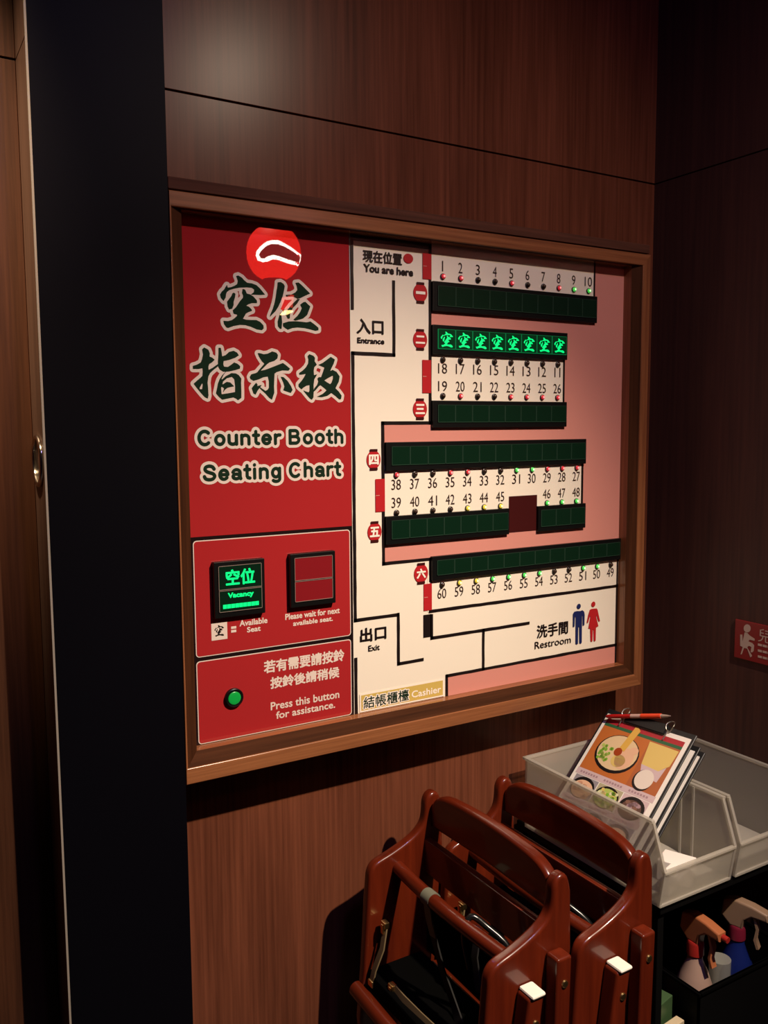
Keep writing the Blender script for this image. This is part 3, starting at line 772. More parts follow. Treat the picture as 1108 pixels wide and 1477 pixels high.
def lamp_mesh(state):
    bm = bmesh.new(); n = 18
    prof = [(0.0057, 0.0, 0), (0.0057, 0.0022, 0), (0.0052, 0.0032, 0), (0.0044, 0.0030, 0), (0.0042, 0.0040, 1), (0.0036, 0.0056, 1), (0.0022, 0.0066, 1), (0.0010, 0.0070, 2)]
    rings = [[bm.verts.new((r * math.cos(k * 2 * math.pi / n), -h, r * math.sin(k * 2 * math.pi / n))) for k in range(n)] for r, h, _ in prof]
    for j, (A, B) in enumerate(zip(rings, rings[1:])):
        for k in range(n):
            f = bm.faces.new((A[k], A[(k + 1) % n], B[(k + 1) % n], B[k])); f.material_index = prof[j + 1][2]; f.smooth = True
    f = bm.faces.new(rings[-1]); f.material_index = 2
    bmesh.ops.recalc_face_normals(bm, faces=bm.faces[:])
    me = bpy.data.meshes.new('indicator_lamp'); bm.to_mesh(me); bm.free()
    for mm in (M_bezel, M_led[state], M_led_core.get(state, M_led['off'])): me.materials.append(mm)
    return me
LM = {k: lamp_mesh(k) for k in M_led}
full = dict(o='off', r='red', g='green', y='yellow')
for n, x, zn, zl_, st in SEATS:
    o = bpy.data.objects.new('indicator_lamp', LM[full[st]]); COL.objects.link(o)
    o.parent = board
    o.location = Vector((x, YP - 3 * LAY, zl_)) - board.location
    o['label'] = {'o': 'unlit dark indicator lamp', 'r': 'lit red indicator lamp', 'g': 'lit green indicator lamp', 'y': 'lit yellow indicator lamp'}[st]

# ---- seat light strips
def tile_mesh(wd, hg, lit):
    bm = bmesh.new()
    bx(bm, -wd / 2, wd / 2, -0.0016, 0.0, -hg / 2, hg / 2, 0)
    bm.faces.ensure_lookup_table()
    for f in bm.faces:
        f.normal_update()
    bmesh.ops.recalc_face_normals(bm, faces=bm.faces[:])
    for f in bm.faces: f.material_index = 0 if f.normal.y < -0.5 else 1
    e_ = 0.0010
    for x0, x1, z0, z1 in ((-wd / 2, -wd / 2 + e_, -hg / 2, hg / 2), (wd / 2 - e_ * 0.5, wd / 2, -hg / 2, hg / 2), (-wd / 2, wd / 2, -hg / 2, -hg / 2 + e_), (-wd / 2, wd / 2, hg / 2 - e_ * 0.6, hg / 2)):
        vs = [bm.verts.new(p) for p in ((x0, -0.0018, z0), (x1, -0.0018, z0), (x1, -0.0018, z1), (x0, -0.0018, z1))]
        f = bm.faces.new(vs); f.material_index = 1
    if lit:
        for poly in place_kong(-wd * 0.36, wd * 0.36, -hg * 0.40, hg * 0.38):
            loop = [Vector((p[0], p[1], 0)) for p in poly]
            vs = [bm.verts.new((p.x, -0.0022, p.y)) for p in loop]
            for t in tessellate_polygon([loop]):
                f = bm.faces.new([vs[i] for i in t]); f.normal_update(); f.material_index = 2
                if f.normal.y > 0: f.normal_flip()
    me = bpy.data.meshes.new('seat_tile'); bm.to_mesh(me); bm.free()
    for mm in ((M_glow_bg, M_glow_soft, M_glow) if lit else (M_tile, M_tile_edge)): me.materials.append(mm)
    return me
for nm, (x0, x1, z0, z1, n) in SB.items():
    bm = bmesh.new(); bx(bm, x0, x1, YP - HD, YP, z0, z1, 0, 0.0012)
    st = obj('seat_light_strip', bm, M_house, board, 30)
    st['label'] = {'r2': 'black strip of eight lit green seat characters'}.get(nm, 'black strip of unlit dark green seat lights')
    lm_, rm_ = (0.010, 0.004) if nm != 'r5b' else (0.006, 0.004)
    tw = (x1 - x0 - lm_ - rm_) / n
    hg = (z1 - z0) - 0.018
    tm = tile_mesh(tw - 0.0006, hg, nm == 'r2')
    for i in range(n):
        o = bpy.data.objects.new('seat_tile', tm); COL.objects.link(o); o.parent = st
        o.location = Vector((x0 + lm_ + tw * (i + 0.5), YP - HD, (z0 + z1) / 2 + 0.001))
# ---- vacancy and waiting displays
def display(tl, br, label, lit):
    D = 0.012
    A = P(*tl); B = on_y(br[0], br[1], YP - D); B = Vector((B.x, B.z))
    A = Vector((A.x, on_y(br[0], br[2], YP - D).z)) if len(br) > 2 else A
    bm = bmesh.new(); bx(bm, A.x, B.x, YP - D, YP, B.y, A.y, 0, 0.0015)
    h = obj('vacancy_display' if lit else 'waiting_display', bm, M_house, board, 30); h['label'] = label
    yf = YP - D
    x0, x1, z0, z1 = A.x + 0.0075, B.x - 0.0065, B.y + 0.010, A.y - 0.007
    zm = (z0 + z1) / 2 - 0.002
    for za, zb in ((z0, zm - 0.0014), (zm + 0.0014, z1)):
        bm = bmesh.new(); bx(bm, x0, x1, yf - 0.0012, yf, za, zb)
        obj('display_window', bm, M_tile if lit else M_redglass, h)
    bm = bmesh.new()
    for za in (z0, zm - 0.0014, zm + 0.0006, z1 - 0.0008): bx(bm, x0, x1, yf - 0.0018, yf - 0.0013, za, za + 0.0008)
    for xa in (x0, x1 - 0.0008): bx(bm, xa, xa + 0.0008, yf - 0.0018, yf - 0.0013, z0, z1)
    obj('window_edge', bm, M_silver, h)
    if lit:
        a = Art(0); a.y = yf - 0.0019
        mid = (x0 + x1) / 2; wd = x1 - x0
        a.text('空位', mid - wd * 0.34, mid + wd * 0.34, zm + 0.007, z1 - 0.007, fat=.0008)
        a.text('Vacancy', mid - wd * 0.30, mid + wd * 0.30, zm - 0.0165, zm - 0.005, fat=.0006)
        hz = (z0 + 0.0058, z0 + 0.0128)
        for k in range(9):
            xa = mid - wd * 0.42 + wd * 0.84 * k / 9
            a.rect(xa + 0.0003, xa + wd * 0.84 / 9 - 0.0003, hz[0], hz[1])
        o = a.done('lit_lettering', M_glow, h, 'glowing green lettering')
    return h
A = P(304.3, 810.7)
display((304.6, 810.7), (383.3, 884, 805), 'black display with glowing green vacancy lettering', True)
display((414.5, 800), (484.7, 869.5, 794), 'black display with two dark red unlit windows', False)
# ---- call button
c = P(336.5, 1005.5)
bm = bmesh.new()
def ylathe(bm, prof, cx, cz, y0, n=28):
    rings = [[bm.verts.new((cx + r * math.cos(k * 2 * math.pi / n), y0 - h, cz + r * math.sin(k * 2 * math.pi / n))) for k in range(n)] for r, h in prof]
    for A_, B_ in zip(rings, rings[1:]):
        for k in range(n): bm.faces.new((A_[k], A_[(k + 1) % n], B_[(k + 1) % n], B_[k]))
    bm.faces.new(rings[-1])
ylathe(bm, [(0.0165, 0.0), (0.0165, 0.005), (0.0150, 0.0062), (0.0114, 0.0050)], c.x, c.y, YP - 3 * LAY)
btn = obj('call_button', bm, M_house, board, 40)
bm = bmesh.new(); ylathe(bm, [(0.0112, 0.002), (0.0112, 0.0062), (0.0100, 0.0072), (0.005, 0.0074)], c.x, c.y, YP - 3 * LAY)
o = obj('button_cap', bm, mat('lit_green_button', (0.005, 0.20, 0.03), 0.3, emit=(0.0, 0.5, 0.06), strength=0.28), btn, 40)
o['label'] = 'glowing green push button'

# ------------------------------------------------------------------ sign on the right wall
bm = bmesh.new()
XS = XR - 0.004
zs0, zs1, ys1 = Z(-0.497), Z(-0.414), 1.182
bx(bm, XS, XR, ys1 - 0.30, ys1, zs0, zs1, 0, 0.001)
sign = obj('wall_sign', bm, mat('red_sign_plastic', (0.26, 0.012, 0.014), 0.4), None, 30)
tag(sign, 'small red sign with a white seated child figure on the right wall', 'sign')
def sgn(px_, py_):                              # pixel -> (distance along the wall, height)
    r = ray(px_, py_); r = r * (XS / r.x); return (r.y, r.z + EYE)
bm = bmesh.new()
def spoly(pts):
    loop = [Vector((p[0], p[1], 0)) for p in pts]
    vs = [bm.verts.new((XS - 0.0005, p.x, p.y)) for p in loop]
    for t in tessellate_polygon([loop]): bm.faces.new([vs[i] for i in t])
q = lambda pts: [sgn(1040 + x * 68 / 837.0, 860 + y * 68 / 837.0) for x, y in pts]
hd = [(470 + 63 * math.cos(a_ * math.pi / 10), 570 + 72 * math.sin(a_ * math.pi / 10)) for a_ in range(20)]
spoly(q(hd))
spoly(q([(425,640),(470,650),(520,700),(605,755),(600,790),(515,770),(490,800),(560,830),(595,870),(585,970),(555,1000),(530,985),(545,900),(500,880),(470,905),(560,1060),(525,1085),(470,930),(415,915),(375,1030),(350,1030),(390,900),(345,880),(345,680),(385,680),(390,800)]))
c_ = sgn(1040 + 670 * 68 / 837.0, 860 + 560 * 68 / 837.0); c1_ = sgn(1040 + 670 * 68 / 837.0, 860 + 800 * 68 / 837.0)
tt = text_tris('兒童椅'); lo_, hi_ = tt.min((0, 1)), tt.max((0, 1))
for t_ in tt:
    bm.faces.new([bm.verts.new((XS - 0.0005, c_[0] - (p[0] - lo_[0]) * 0.032, c1_[1] + (p[1] - lo_[1]) / (hi_[1] - lo_[1]) * (c_[1] - c1_[1]))) for p in t_])
for k in range(3):
    zt_ = sgn(1040 + 660 * 68 / 837.0, 860 + (835 + 105 * k) * 68 / 837.0)
    for j in range(8):
        ya = zt_[0] - j * 0.0115
        spoly([(ya, zt_[1]), (ya - 0.0098, zt_[1]), (ya - 0.0098, zt_[1] - 0.0048), (ya, zt_[1] - 0.0048)])
obj('sign_lettering', bm, mat('sign_white_print', (0.62, 0.48, 0.38), 0.5), sign)

# ------------------------------------------------------------------ red paper lantern (hangs behind the camera's right shoulder, mirrored in the board)
CV = Vector((0.436, 1, 0.213)) * 2.9            # its mirror image behind the glossy panel
RL = 0.096
def unmirror(v): return Vector((v.x, 2 * YP - v.y, v.z + EYE))
cl = unmirror(CV)
lan = empty('paper_lantern', (cl.x, cl.y, cl.z), 'glowing red paper lantern with one brush stroke hanging before the board', 'lantern')
M_lant = mat('glowing_red_paper', (0.5, 0.02, 0.015), 0.6, emit=(1.0, 0.020, 0.010), strength=7.5)
nt = M_lant.node_tree
tx = nt.nodes.new('ShaderNodeTexNoise'); tx.inputs['Scale'].default_value = 28; tx.inputs['Detail'].default_value = 4
mr = nt.nodes.new('ShaderNodeMapRange'); mr.inputs['To Min'].default_value = 4.5; mr.inputs['To Max'].default_value = 10.0
nt.links.new(tx.outputs['Fac'], mr.inputs['Value']); nt.links.new(mr.outputs[0], nt.nodes['Principled BSDF'].inputs['Emission Strength'])
bm = bmesh.new()
prof = []
for k in range(25):
    a_ = -1.15 + 2.3 * k / 24
    prof.append((RL * math.cos(a_) ** 0.8 * (1 + 0.008 * math.cos(k * math.pi)), cl.z + RL * math.sin(a_)))
lathe(bm, prof, cl.x, cl.y, 40)
obj('paper_shade', bm, M_lant, lan, 60)
for s_ in (-1, 1):
    bm = bmesh.new(); lathe(bm, [(0.040, cl.z + s_ * 0.091), (0.040, cl.z + s_ * 0.104)] if s_ > 0 else [(0.040, cl.z - 0.104), (0.040, cl.z - 0.091)], cl.x, cl.y)
    obj('lantern_cap', bm, M_black, lan, 40)
bm = bmesh.new(); tube(bm, [(cl.x, cl.y, cl.z + 0.10), (cl.x, cl.y, ZC)], 0.002, 6); obj('hanging_cord', bm, M_black, lan, 40)
d_ = -CV.normalized(); r_ = d_.cross(Vector((0, 0, 1))).normalized() * -1; u_ = d_.cross(r_)
if u_.z < 0: u_ = -u_
def on_lantern(poly, lift, name, m):
    pts = [((x - 525) / 445.0, (460 - y) / 445.0) for x, y in poly]
    bm = bmesh.new(); loop = [Vector((p[0], p[1], 0)) for p in pts]
    vs = [bm.verts.new(p) for p in loop]
    for t in tessellate_polygon([loop]): bm.faces.new([vs[i] for i in t])
    for _ in range(3): bmesh.ops.subdivide_edges(bm, edges=[e_ for e_ in bm.edges if e_.calc_length() > 0.12], cuts=1, use_grid_fill=False)
    bmesh.ops.triangulate(bm, faces=bm.faces[:])
    for v in bm.verts:
        a_, b2 = v.co.x, v.co.y; h2 = a_ * a_ + b2 * b2
        if h2 > 0.97: a_ *= math.sqrt(0.97 / h2); b2 *= math.sqrt(0.97 / h2); h2 = 0.97
        v.co = unmirror(CV + (r_ * a_ + u_ * b2 + d_ * math.sqrt(1 - h2)) * (RL * lift))
    return obj(name, bm, m, lan)
on_lantern([(245,500),(260,430),(330,350),(430,280),(520,262),(610,265),(700,310),(810,370),(920,450),(965,475),(960,560),(910,655),(820,635),(700,595),(600,560),(510,550),(430,585),(350,598),(270,570)], 1.02, 'stroke_outline', mat('glowing_white_paper', (0.8, 0.7, 0.6), 0.6, emit=(1.0, 0.86, 0.72), strength=20))
on_lantern([(295,490),(330,430),(420,350),(500,322),(600,325),(700,360),(830,430),(940,515),(925,590),(830,575),(700,535),(600,500),(520,485),(440,505),(380,540),(330,540)], 1.035, 'brush_stroke', mat('black_ink_on_paper', (0.01, 0.006, 0.006), 0.7, emit=(1.0, 0.2, 0.15), strength=0.5))
# small wall lamp beyond it, also mirrored in the board
cs = unmirror(Vector((0.453, 1, 0.139)) * 3.38)
sco = empty('wall_sconce', (XR, cs.y, cs.z), 'small red wall lamp with a warm light slit behind the camera', 'wall lamp')
bm = bmesh.new(); bx(bm, XR - 0.03, XR, cs.y - 0.08, cs.y + 0.08, cs.z - 0.05, cs.z + 0.10, 0, 0.002); obj('lamp_back', bm, M_black, sco, 30)
bm = bmesh.new()
for k in range(4):
    tube(bm, [(XR - 0.045, cs.y - 0.05 + 0.028 * k, cs.z + 0.03), (XR - 0.04, cs.y - 0.05 + 0.03 * k, cs.z + 0.08)], 0.006 + 0.003 * (k % 2), 8)
obj('red_shade', bm, mat('glowing_red_shade', (0.4, 0.01, 0.01), 0.5, emit=(1.0, 0.03, 0.02), strength=5.0), sco, 40)
bm = bmesh.new()
tube(bm, [(XR - 0.045, cs.y - 0.072, cs.z + 0.012), (XR - 0.045, cs.y - 0.02, cs.z + 0.014), (XR - 0.045, cs.y + 0.05, cs.z + 0.012)], [0.002, 0.010, 0.004], 10)
obj('light_slit', bm, mat('warm_light_tube', (0.8, 0.6, 0.3), 0.5, emit=(1.0, 0.60, 0.22), strength=22), sco, 40)

# ------------------------------------------------------------------ children's wooden chairs
CH = Vector((0.82, 1.138, 0.0))
def make_chair():
    t = empty('child_chair', CH, "left one of two red wooden child's chairs, a grey-green strap looped on its bar", 'chair', "wooden children's chairs by the shelf")
    Yn, Yf, TH = 0.955, 1.310, 0.022            # outer face of the near side, inner face of the far side
    prof = catmull([(0.8995, -0.720), (0.893, -0.697), (0.882, -0.689), (0.870, -0.693), (0.8625, -0.706), (0.8605, -0.728), (0.856, -0.746), (0.842, -0.761), (0.818, -0.774), (0.786, -0.786),
                    (0.762, -0.793), (0.748, -0.800), (0.740, -0.813), (0.737, -0.835), (0.733, -0.885)], 3) + [(0.726, -0.99), (0.717, -1.09), (0.72, -1.13), (0.76, -1.14), (0.88, -1.14), (0.905, -1.13), (0.9035, -0.90)]
    for y0, lab in ((Yn, None), (Yf, None)):
        bm = bmesh.new(); prism(bm, prof, lambda u, v, s: (u, y0 + s, Z(v)), TH, 0.0065, 4)
        obj('side_panel', bm, M_lacquer, t, 50)
    ya, yb = Yn + TH - 0.003, Yf + 0.003
    L = yb - ya
    # arched crest rail
    top = [-0.712, -0.696, -0.684, -0.678, -0.676, -0.678, -0.684, -0.697, -0.717]
    pts = [(s, zt_) for s, zt_ in zip([0, .045, .13, .30, .5, .70, .87, .955, 1.0], top)]
    pts = catmull(pts, 3)
    pts = pts + [(1.0, -0.757), (0.5, -0.752), (0.0, -0.757)]
    bm = bmesh.new(); prism(bm, pts, lambda u, v, s: (0.872 + s, ya + u * L, Z(v)), 0.023, 0.008, 4)
    obj('crest_rail', bm, M_lacquer_h, t, 50)
    bm = bmesh.new(); bx(bm, 0.858, 0.873, ya, yb, Z(-0.842), Z(-0.776), 0, 0.003)
    obj('back_rail', bm, M_lacquer_h, t, 40)
    bm = bmesh.new(); bx(bm, 0.862, 0.876, ya, yb, Z(-1.00), Z(-0.905), 0, 0.005)
    o = obj('back_pad', bm, M_pad, t, 40); o['label'] = 'black padded backrest'
    bm = bmesh.new(); bx(bm, 0.730, 0.852, ya, yb, Z(-1.03), Z(-0.995), 0, 0.008)
    o = obj('seat', bm, M_pad, t, 40); o['label'] = 'black padded seat'
    bm = bmesh.new(); bx(bm, 0.76, 0.848, ya, yb, Z(-1.09), Z(-1.032), 0, 0.004)
    obj('seat_frame', bm, M_lacquer_h, t, 40)
    # round safety bar, a little bowed
    bm = bmesh.new(); tube(bm, [(0.800 - 0.010 * math.sin(math.pi * k / 10), ya + L * k / 10, Z(-0.817 + 0.002 * math.sin(math.pi * k / 10))) for k in range(11)], 0.0125, 18)
    obj('safety_bar', bm, M_lacquer_h, t, 60)
    bm = bmesh.new(); tube(bm, [(0.716, ya - 0.0, Z(-1.035)), (0.712, (ya + yb) / 2, Z(-1.035)), (0.716, yb + 0.012, Z(-1.035))], 0.0145, 18)
    obj('front_bar', bm, M_lacquer_h, t, 60)
    # crotch strap looped round the bar, waist belts and buckles
    bm = bmesh.new(); tube(bm, [(0.7915, 1.178, Z(-0.8160)), (0.7913, 1.202, Z(-0.8160))], 0.0142, 18)
    strap(bm, [(0.784, 1.188, Z(-0.826)), (0.785, 1.184, Z(-0.85)), (0.790, 1.178, Z(-0.88))], (0, 1, 0), 0.020, 0.003)
    sp = obj('crotch_strap', bm, M_tape, t, 50); sp['label'] = 'grey-green webbing loop on the bar'
    bm = bmesh.new(); strap(bm, [(0.790, 1.178, Z(-0.88)), (0.795, 1.160, Z(-0.93)), (0.798, 1.130, Z(-0.975)), (0.79, 1.10, Z(-0.993))], (0, 1, 0), 0.018, 0.003)
    obj('strap_tail', bm, M_belt, sp, 50)
    for k, (pth, mm) in enumerate(((((0.760, 1.290, Z(-0.905)), (0.748, 1.283, Z(-0.945)), (0.735, 1.29, Z(-0.985)), (0.730, 1.292, Z(-1.010))), M_khaki),
                      (((0.745, 1.240, Z(-0.992)), (0.742, 1.200, Z(-0.990)), (0.745, 1.150, Z(-0.992)), (0.748, 1.10, Z(-0.992))), M_khaki),
                      (((0.85, 1.13, Z(-0.862)), (0.835, 1.12, Z(-0.90)), (0.83, 1.10, Z(-0.95))), M_belt))):
        bm = bmesh.new(); strap(bm, pth, (0.3, 0.2, 1) if k == 1 else (0, 1, 0), 0.012 if k < 2 else 0.016, 0.003)
        bl = obj('belt', bm, mm, t, 50)
        bm = bmesh.new()
        p = Vector(pth[0])
        bx(bm, p.x - 0.007, p.x + 0.004, p.y - 0.008, p.y + 0.008, p.z - 0.006, p.z + 0.006, 0, 0.002)
        bx(bm, p.x - 0.009, p.x - 0.005, p.y - 0.004, p.y + 0.004, p.z - 0.016, p.z + 0.002, 0, 0.001)
        obj('buckle', bm, M_brass if k < 2 else M_silver, bl, 40)
        if k == 0:
            bm = bmesh.new(); bx(bm, 0.726, 0.734, 1.284, 1.300, Z(-1.016), Z(-1.004), 0, 0.002); obj('buckle', bm, M_brass, bl, 40)
    bm = bmesh.new()
    tube(bm, catmull([(0.792, 1.075, Z(-0.880)), (0.788, 1.085, Z(-0.828)), (0.803, 1.088, Z(-0.801)), (0.822, 1.070, Z(-0.815)), (0.842, 1.035, Z(-0.842)), (0.852, 1.01, Z(-0.90))], 4), 0.0055, 10)
    o = obj('harness_cord', bm, mat('glossy_black_cord', (0.006, 0.006, 0.006), 0.25), t, 50); o['label'] = 'glossy black harness cord over the bar'
    # legs fixed to the outside of the sides: front pair with white stacking pads, rear pair plain
    for s_, y0 in ((-1, Yn), (1, Yf + TH)):
        yo = lambda d: y0 + s_ * d
        for kind, xa, zt_, foot in (('front', 0.806, -0.845, 0.72), ('rear', 0.862, -0.803, 0.845)):
            bm = bmesh.new()
            w0, dp = (0.030, 0.030) if kind == 'front' else (0.030, 0.028)
            n_ = 6; rings = []
            for i in range(n_ + 1):
                f = i / n_; zc = Z(zt_) * (1 - f) + 0.012 * f
                xc = xa + (foot - xa) * f
                rings.append([bm.verts.new(p) for p in ((xc - w0 / 2, min(yo(0), yo(dp)), zc), (xc + w0 / 2, min(yo(0), yo(dp)), zc), (xc + w0 / 2, max(yo(0), yo(dp)), zc), (xc - w0 / 2, max(yo(0), yo(dp)), zc))])
            for A_, B_ in zip(rings, rings[1:]):
                for k in range(4): bm.faces.new((A_[k], A_[(k + 1) % 4], B_[(k + 1) % 4], B_[k]))
            bm.faces.new(rings[0]); bm.faces.new(rings[-1][::-1])
            bmesh.ops.recalc_face_normals(bm, faces=bm.faces[:])
            es = [e_ for e_ in bm.edges if abs(e_.verts[0].co.z - e_.verts[1].co.z) > 0.01] + [e_ for e_ in bm.edges if min(v.co.z for v in e_.verts) > Z(zt_) - 1e-4]
            bmesh.ops.bevel(bm, geom=es, offset=0.005, segments=3, profile=0.5, affect='EDGES')
            lg = obj('leg', bm, M_lacquer, t, 45)
            bm = bmesh.new(); bx(bm, foot - 0.014, foot + 0.014, min(yo(0.002), yo(0.028)), max(yo(0.002), yo(0.028)), 0.0, 0.013, 0, 0.002)
            obj('foot_pad', bm, M_whitecap, lg, 40)
            bm = bmesh.new()
            zb_ = Z(zt_ - 0.042)
            n2 = 14; pr = [(0.0062, 0.0), (0.0055, 0.0022), (0.003, 0.0032)]
            xb_ = xa + (foot - xa) * 0.04
            rings = [[bm.verts.new((xb_ + r * math.cos(k * 2 * math.pi / n2), yo(dp + h_), zb_ + r * math.sin(k * 2 * math.pi / n2))) for k in range(n2)] for r, h_ in pr]
            for A_, B_ in zip(rings, rings[1:]):
                for k in range(n2): bm.faces.new((A_[k], A_[(k + 1) % n2], B_[(k + 1) % n2], B_[k]))
            bm.faces.new(rings[-1])
            o = obj('bolt', bm, M_brass, lg, 50); o['label'] = 'brass bolt'
            if kind == 'front':
                bm = bmesh.new()
                ya_, yb_ = sorted((yo(0.001), yo(0.034)))
                bx(bm, xa - 0.012, xa + 0.014, ya_, yb_, Z(zt_) - 0.001, Z(zt_) + 0.005, 0, 0.003)
                o = obj('stacking_pad', bm, M_whitecap, lg, 40); o['label'] = 'white stacking pad'
    return t
chair = make_chair()
def copy_tree(o, parent=None):
    c = o.copy(); COL.objects.link(c)
    if parent is not None: c.parent = parent
    for ch in list(o.children): copy_tree(ch, c)
    return c
kids = list(chair.children)
chair2 = chair.copy(); COL.objects.link(chair2)
for ch in kids:
    if not ch.name.startswith('crotch_strap'): copy_tree(ch, chair2)
chair2.location = CH + Vector((0.158, -0.022, 0.0))
chair2['label'] = "right one of two red wooden child's chairs, beside the plastic bins"

# ------------------------------------------------------------------ black rack with bins
ZS = Z(-0.862)                                  # top of the upper board
rack = empty('shelf_rack', (1.36, 1.2, 0), 'black metal shelf rack in the corner under the plastic bins', 'shelf')
for zt_ in (ZS, 0.172):
    bm = bmesh.new(); bx(bm, 1.176, 1.570, 1.020, 1.425, zt_ - 0.018, zt_, 0, 0.002); obj('shelf_board', bm, M_shelf, rack, 40)
for lx in (1.186, 1.560):
    for ly in (1.035, 1.412):
        bm = bmesh.new(); bx(bm, lx - 0.008, lx + 0.008, ly - 0.008, ly + 0.008, 0.0, ZS - 0.018, 0, 0.002); obj('leg', bm, M_shelf, rack, 40)

def make_bin(x0, x1, label, ribs=False):
    t = empty('storage_bin', ((x0 + x1) / 2, 1.2, ZS), label, 'bin', 'frosted plastic bins on the rack')
    yb, yt, yl = 1.388, 1.036, 1.006            # back, front of the top edge, front lip
    h, hl, th = 0.152, 0.070, 0.0028
    z0 = ZS + 0.001
    side = [(yb, z0), (yb, z0 + h), (yt, z0 + h), (yl + 0.001, z0 + hl), (yl + 0.012, z0)]
    bm = bmesh.new()
    prism(bm, side, lambda u, v, s: (x0 + s, u, v), th)
    prism(bm, side, lambda u, v, s: (x1 - th + s, u, v), th)
    bx(bm, x0 + th, x1 - th, yb - th, yb, z0, z0 + h)
    bx(bm, x0 + th, x1 - th, yl + 0.012, yb - th, z0, z0 + th, 1)
    prism(bm, [(yl, z0 + hl), (yl + th, z0 + hl), (yl + 0.012 + th, z0), (yl + 0.012, z0)], lambda u, v, s: (x0 + th + s, u, v), x1 - x0 - 2 * th)
    obj('bin_body', bm, [M_bin, M_bin_floor], t)
    bm = bmesh.new()
    r = 0.0045
    for xa, sg in ((x0, -1), (x1, 1)):
        bx(bm, xa - r if sg < 0 else xa - th - 0.001, xa + th + 0.001 if sg < 0 else xa + r, yt - 0.002, yb + r, z0 + h - 0.002, z0 + h + 0.004, 0, 0.001)
        # thickened sloping front edge
        d = Vector((0, yl - yt, hl - h)).normalized(); n = Vector((0, d.z, -d.y))
        xm = xa + th / 2 * (1 if sg < 0 else -1)
        strap(bm, [(xm, yt, z0 + h), (xm, yl, z0 + hl), (xm, yl + 0.011, z0 + 0.002)], (1, 0, 0), 0.006, 0.004)
    bx(bm, x0 - r, x1 + r, yb - th - 0.001, yb + r, z0 + h - 0.002, z0 + h + 0.004, 0, 0.001)
    bx(bm, x0, x1, yl - 0.003, yl + 0.006, z0 + hl - 0.004, z0 + hl + 0.001, 0, 0.001)
    bx(bm, x0, x1, yl + 0.008, yl + 0.016, z0 - 0.0005, z0 + 0.005, 0, 0.001)
    for yy in (1.10, 1.13) if ribs else (): bx(bm, x1 - th - 0.003, x1 - th, yy, yy + 0.004, z0, z0 + h)
    obj('bin_rim', bm, M_bin_rim, t)
    return t
make_bin(1.168, 1.360, 'frosted plastic bin holding the menu clipboards', True)
make_bin(1.374, 1.568, 'empty frosted plastic bin against the right wall')

# ------------------------------------------------------------------ menu clipboards
TL, TR, LM_ = Vector((1.36, 1.339, Z(-0.630))), Vector((1.36, 1.113, Z(-0.618))), Vector((1.24, 1.311, Z(-0.752)))
U = (TR - TL).normalized()                      # across
Wv = (LM_ - TL); Wv = (Wv - U * Wv.dot(U)).normalized()   # down the sheet
Nn = U.cross(Wv).normalized()
if Nn.x > 0: Nn = -Nn                           # towards the reader
def cb_point(o, u, v, n): return o + U * u + Wv * v + Nn * n
def clip_solid(bm, o, u0, u1, v0, v1, n0, n1, mi=0):
    vs = [bm.verts.new(cb_point(o, u, v, n)) for u in (u0, u1) for v in (v0, v1) for n in (n0, n1)]
    for f in [(0, 1, 3, 2), (4, 6, 7, 5), (0, 4, 5, 1), (2, 3, 7, 6), (0, 2, 6, 4), (1, 5, 7, 3)]:
        ff = bm.faces.new([vs[i] for i in f]); ff.material_index = mi
CW, CHT = 0.226, 0.285
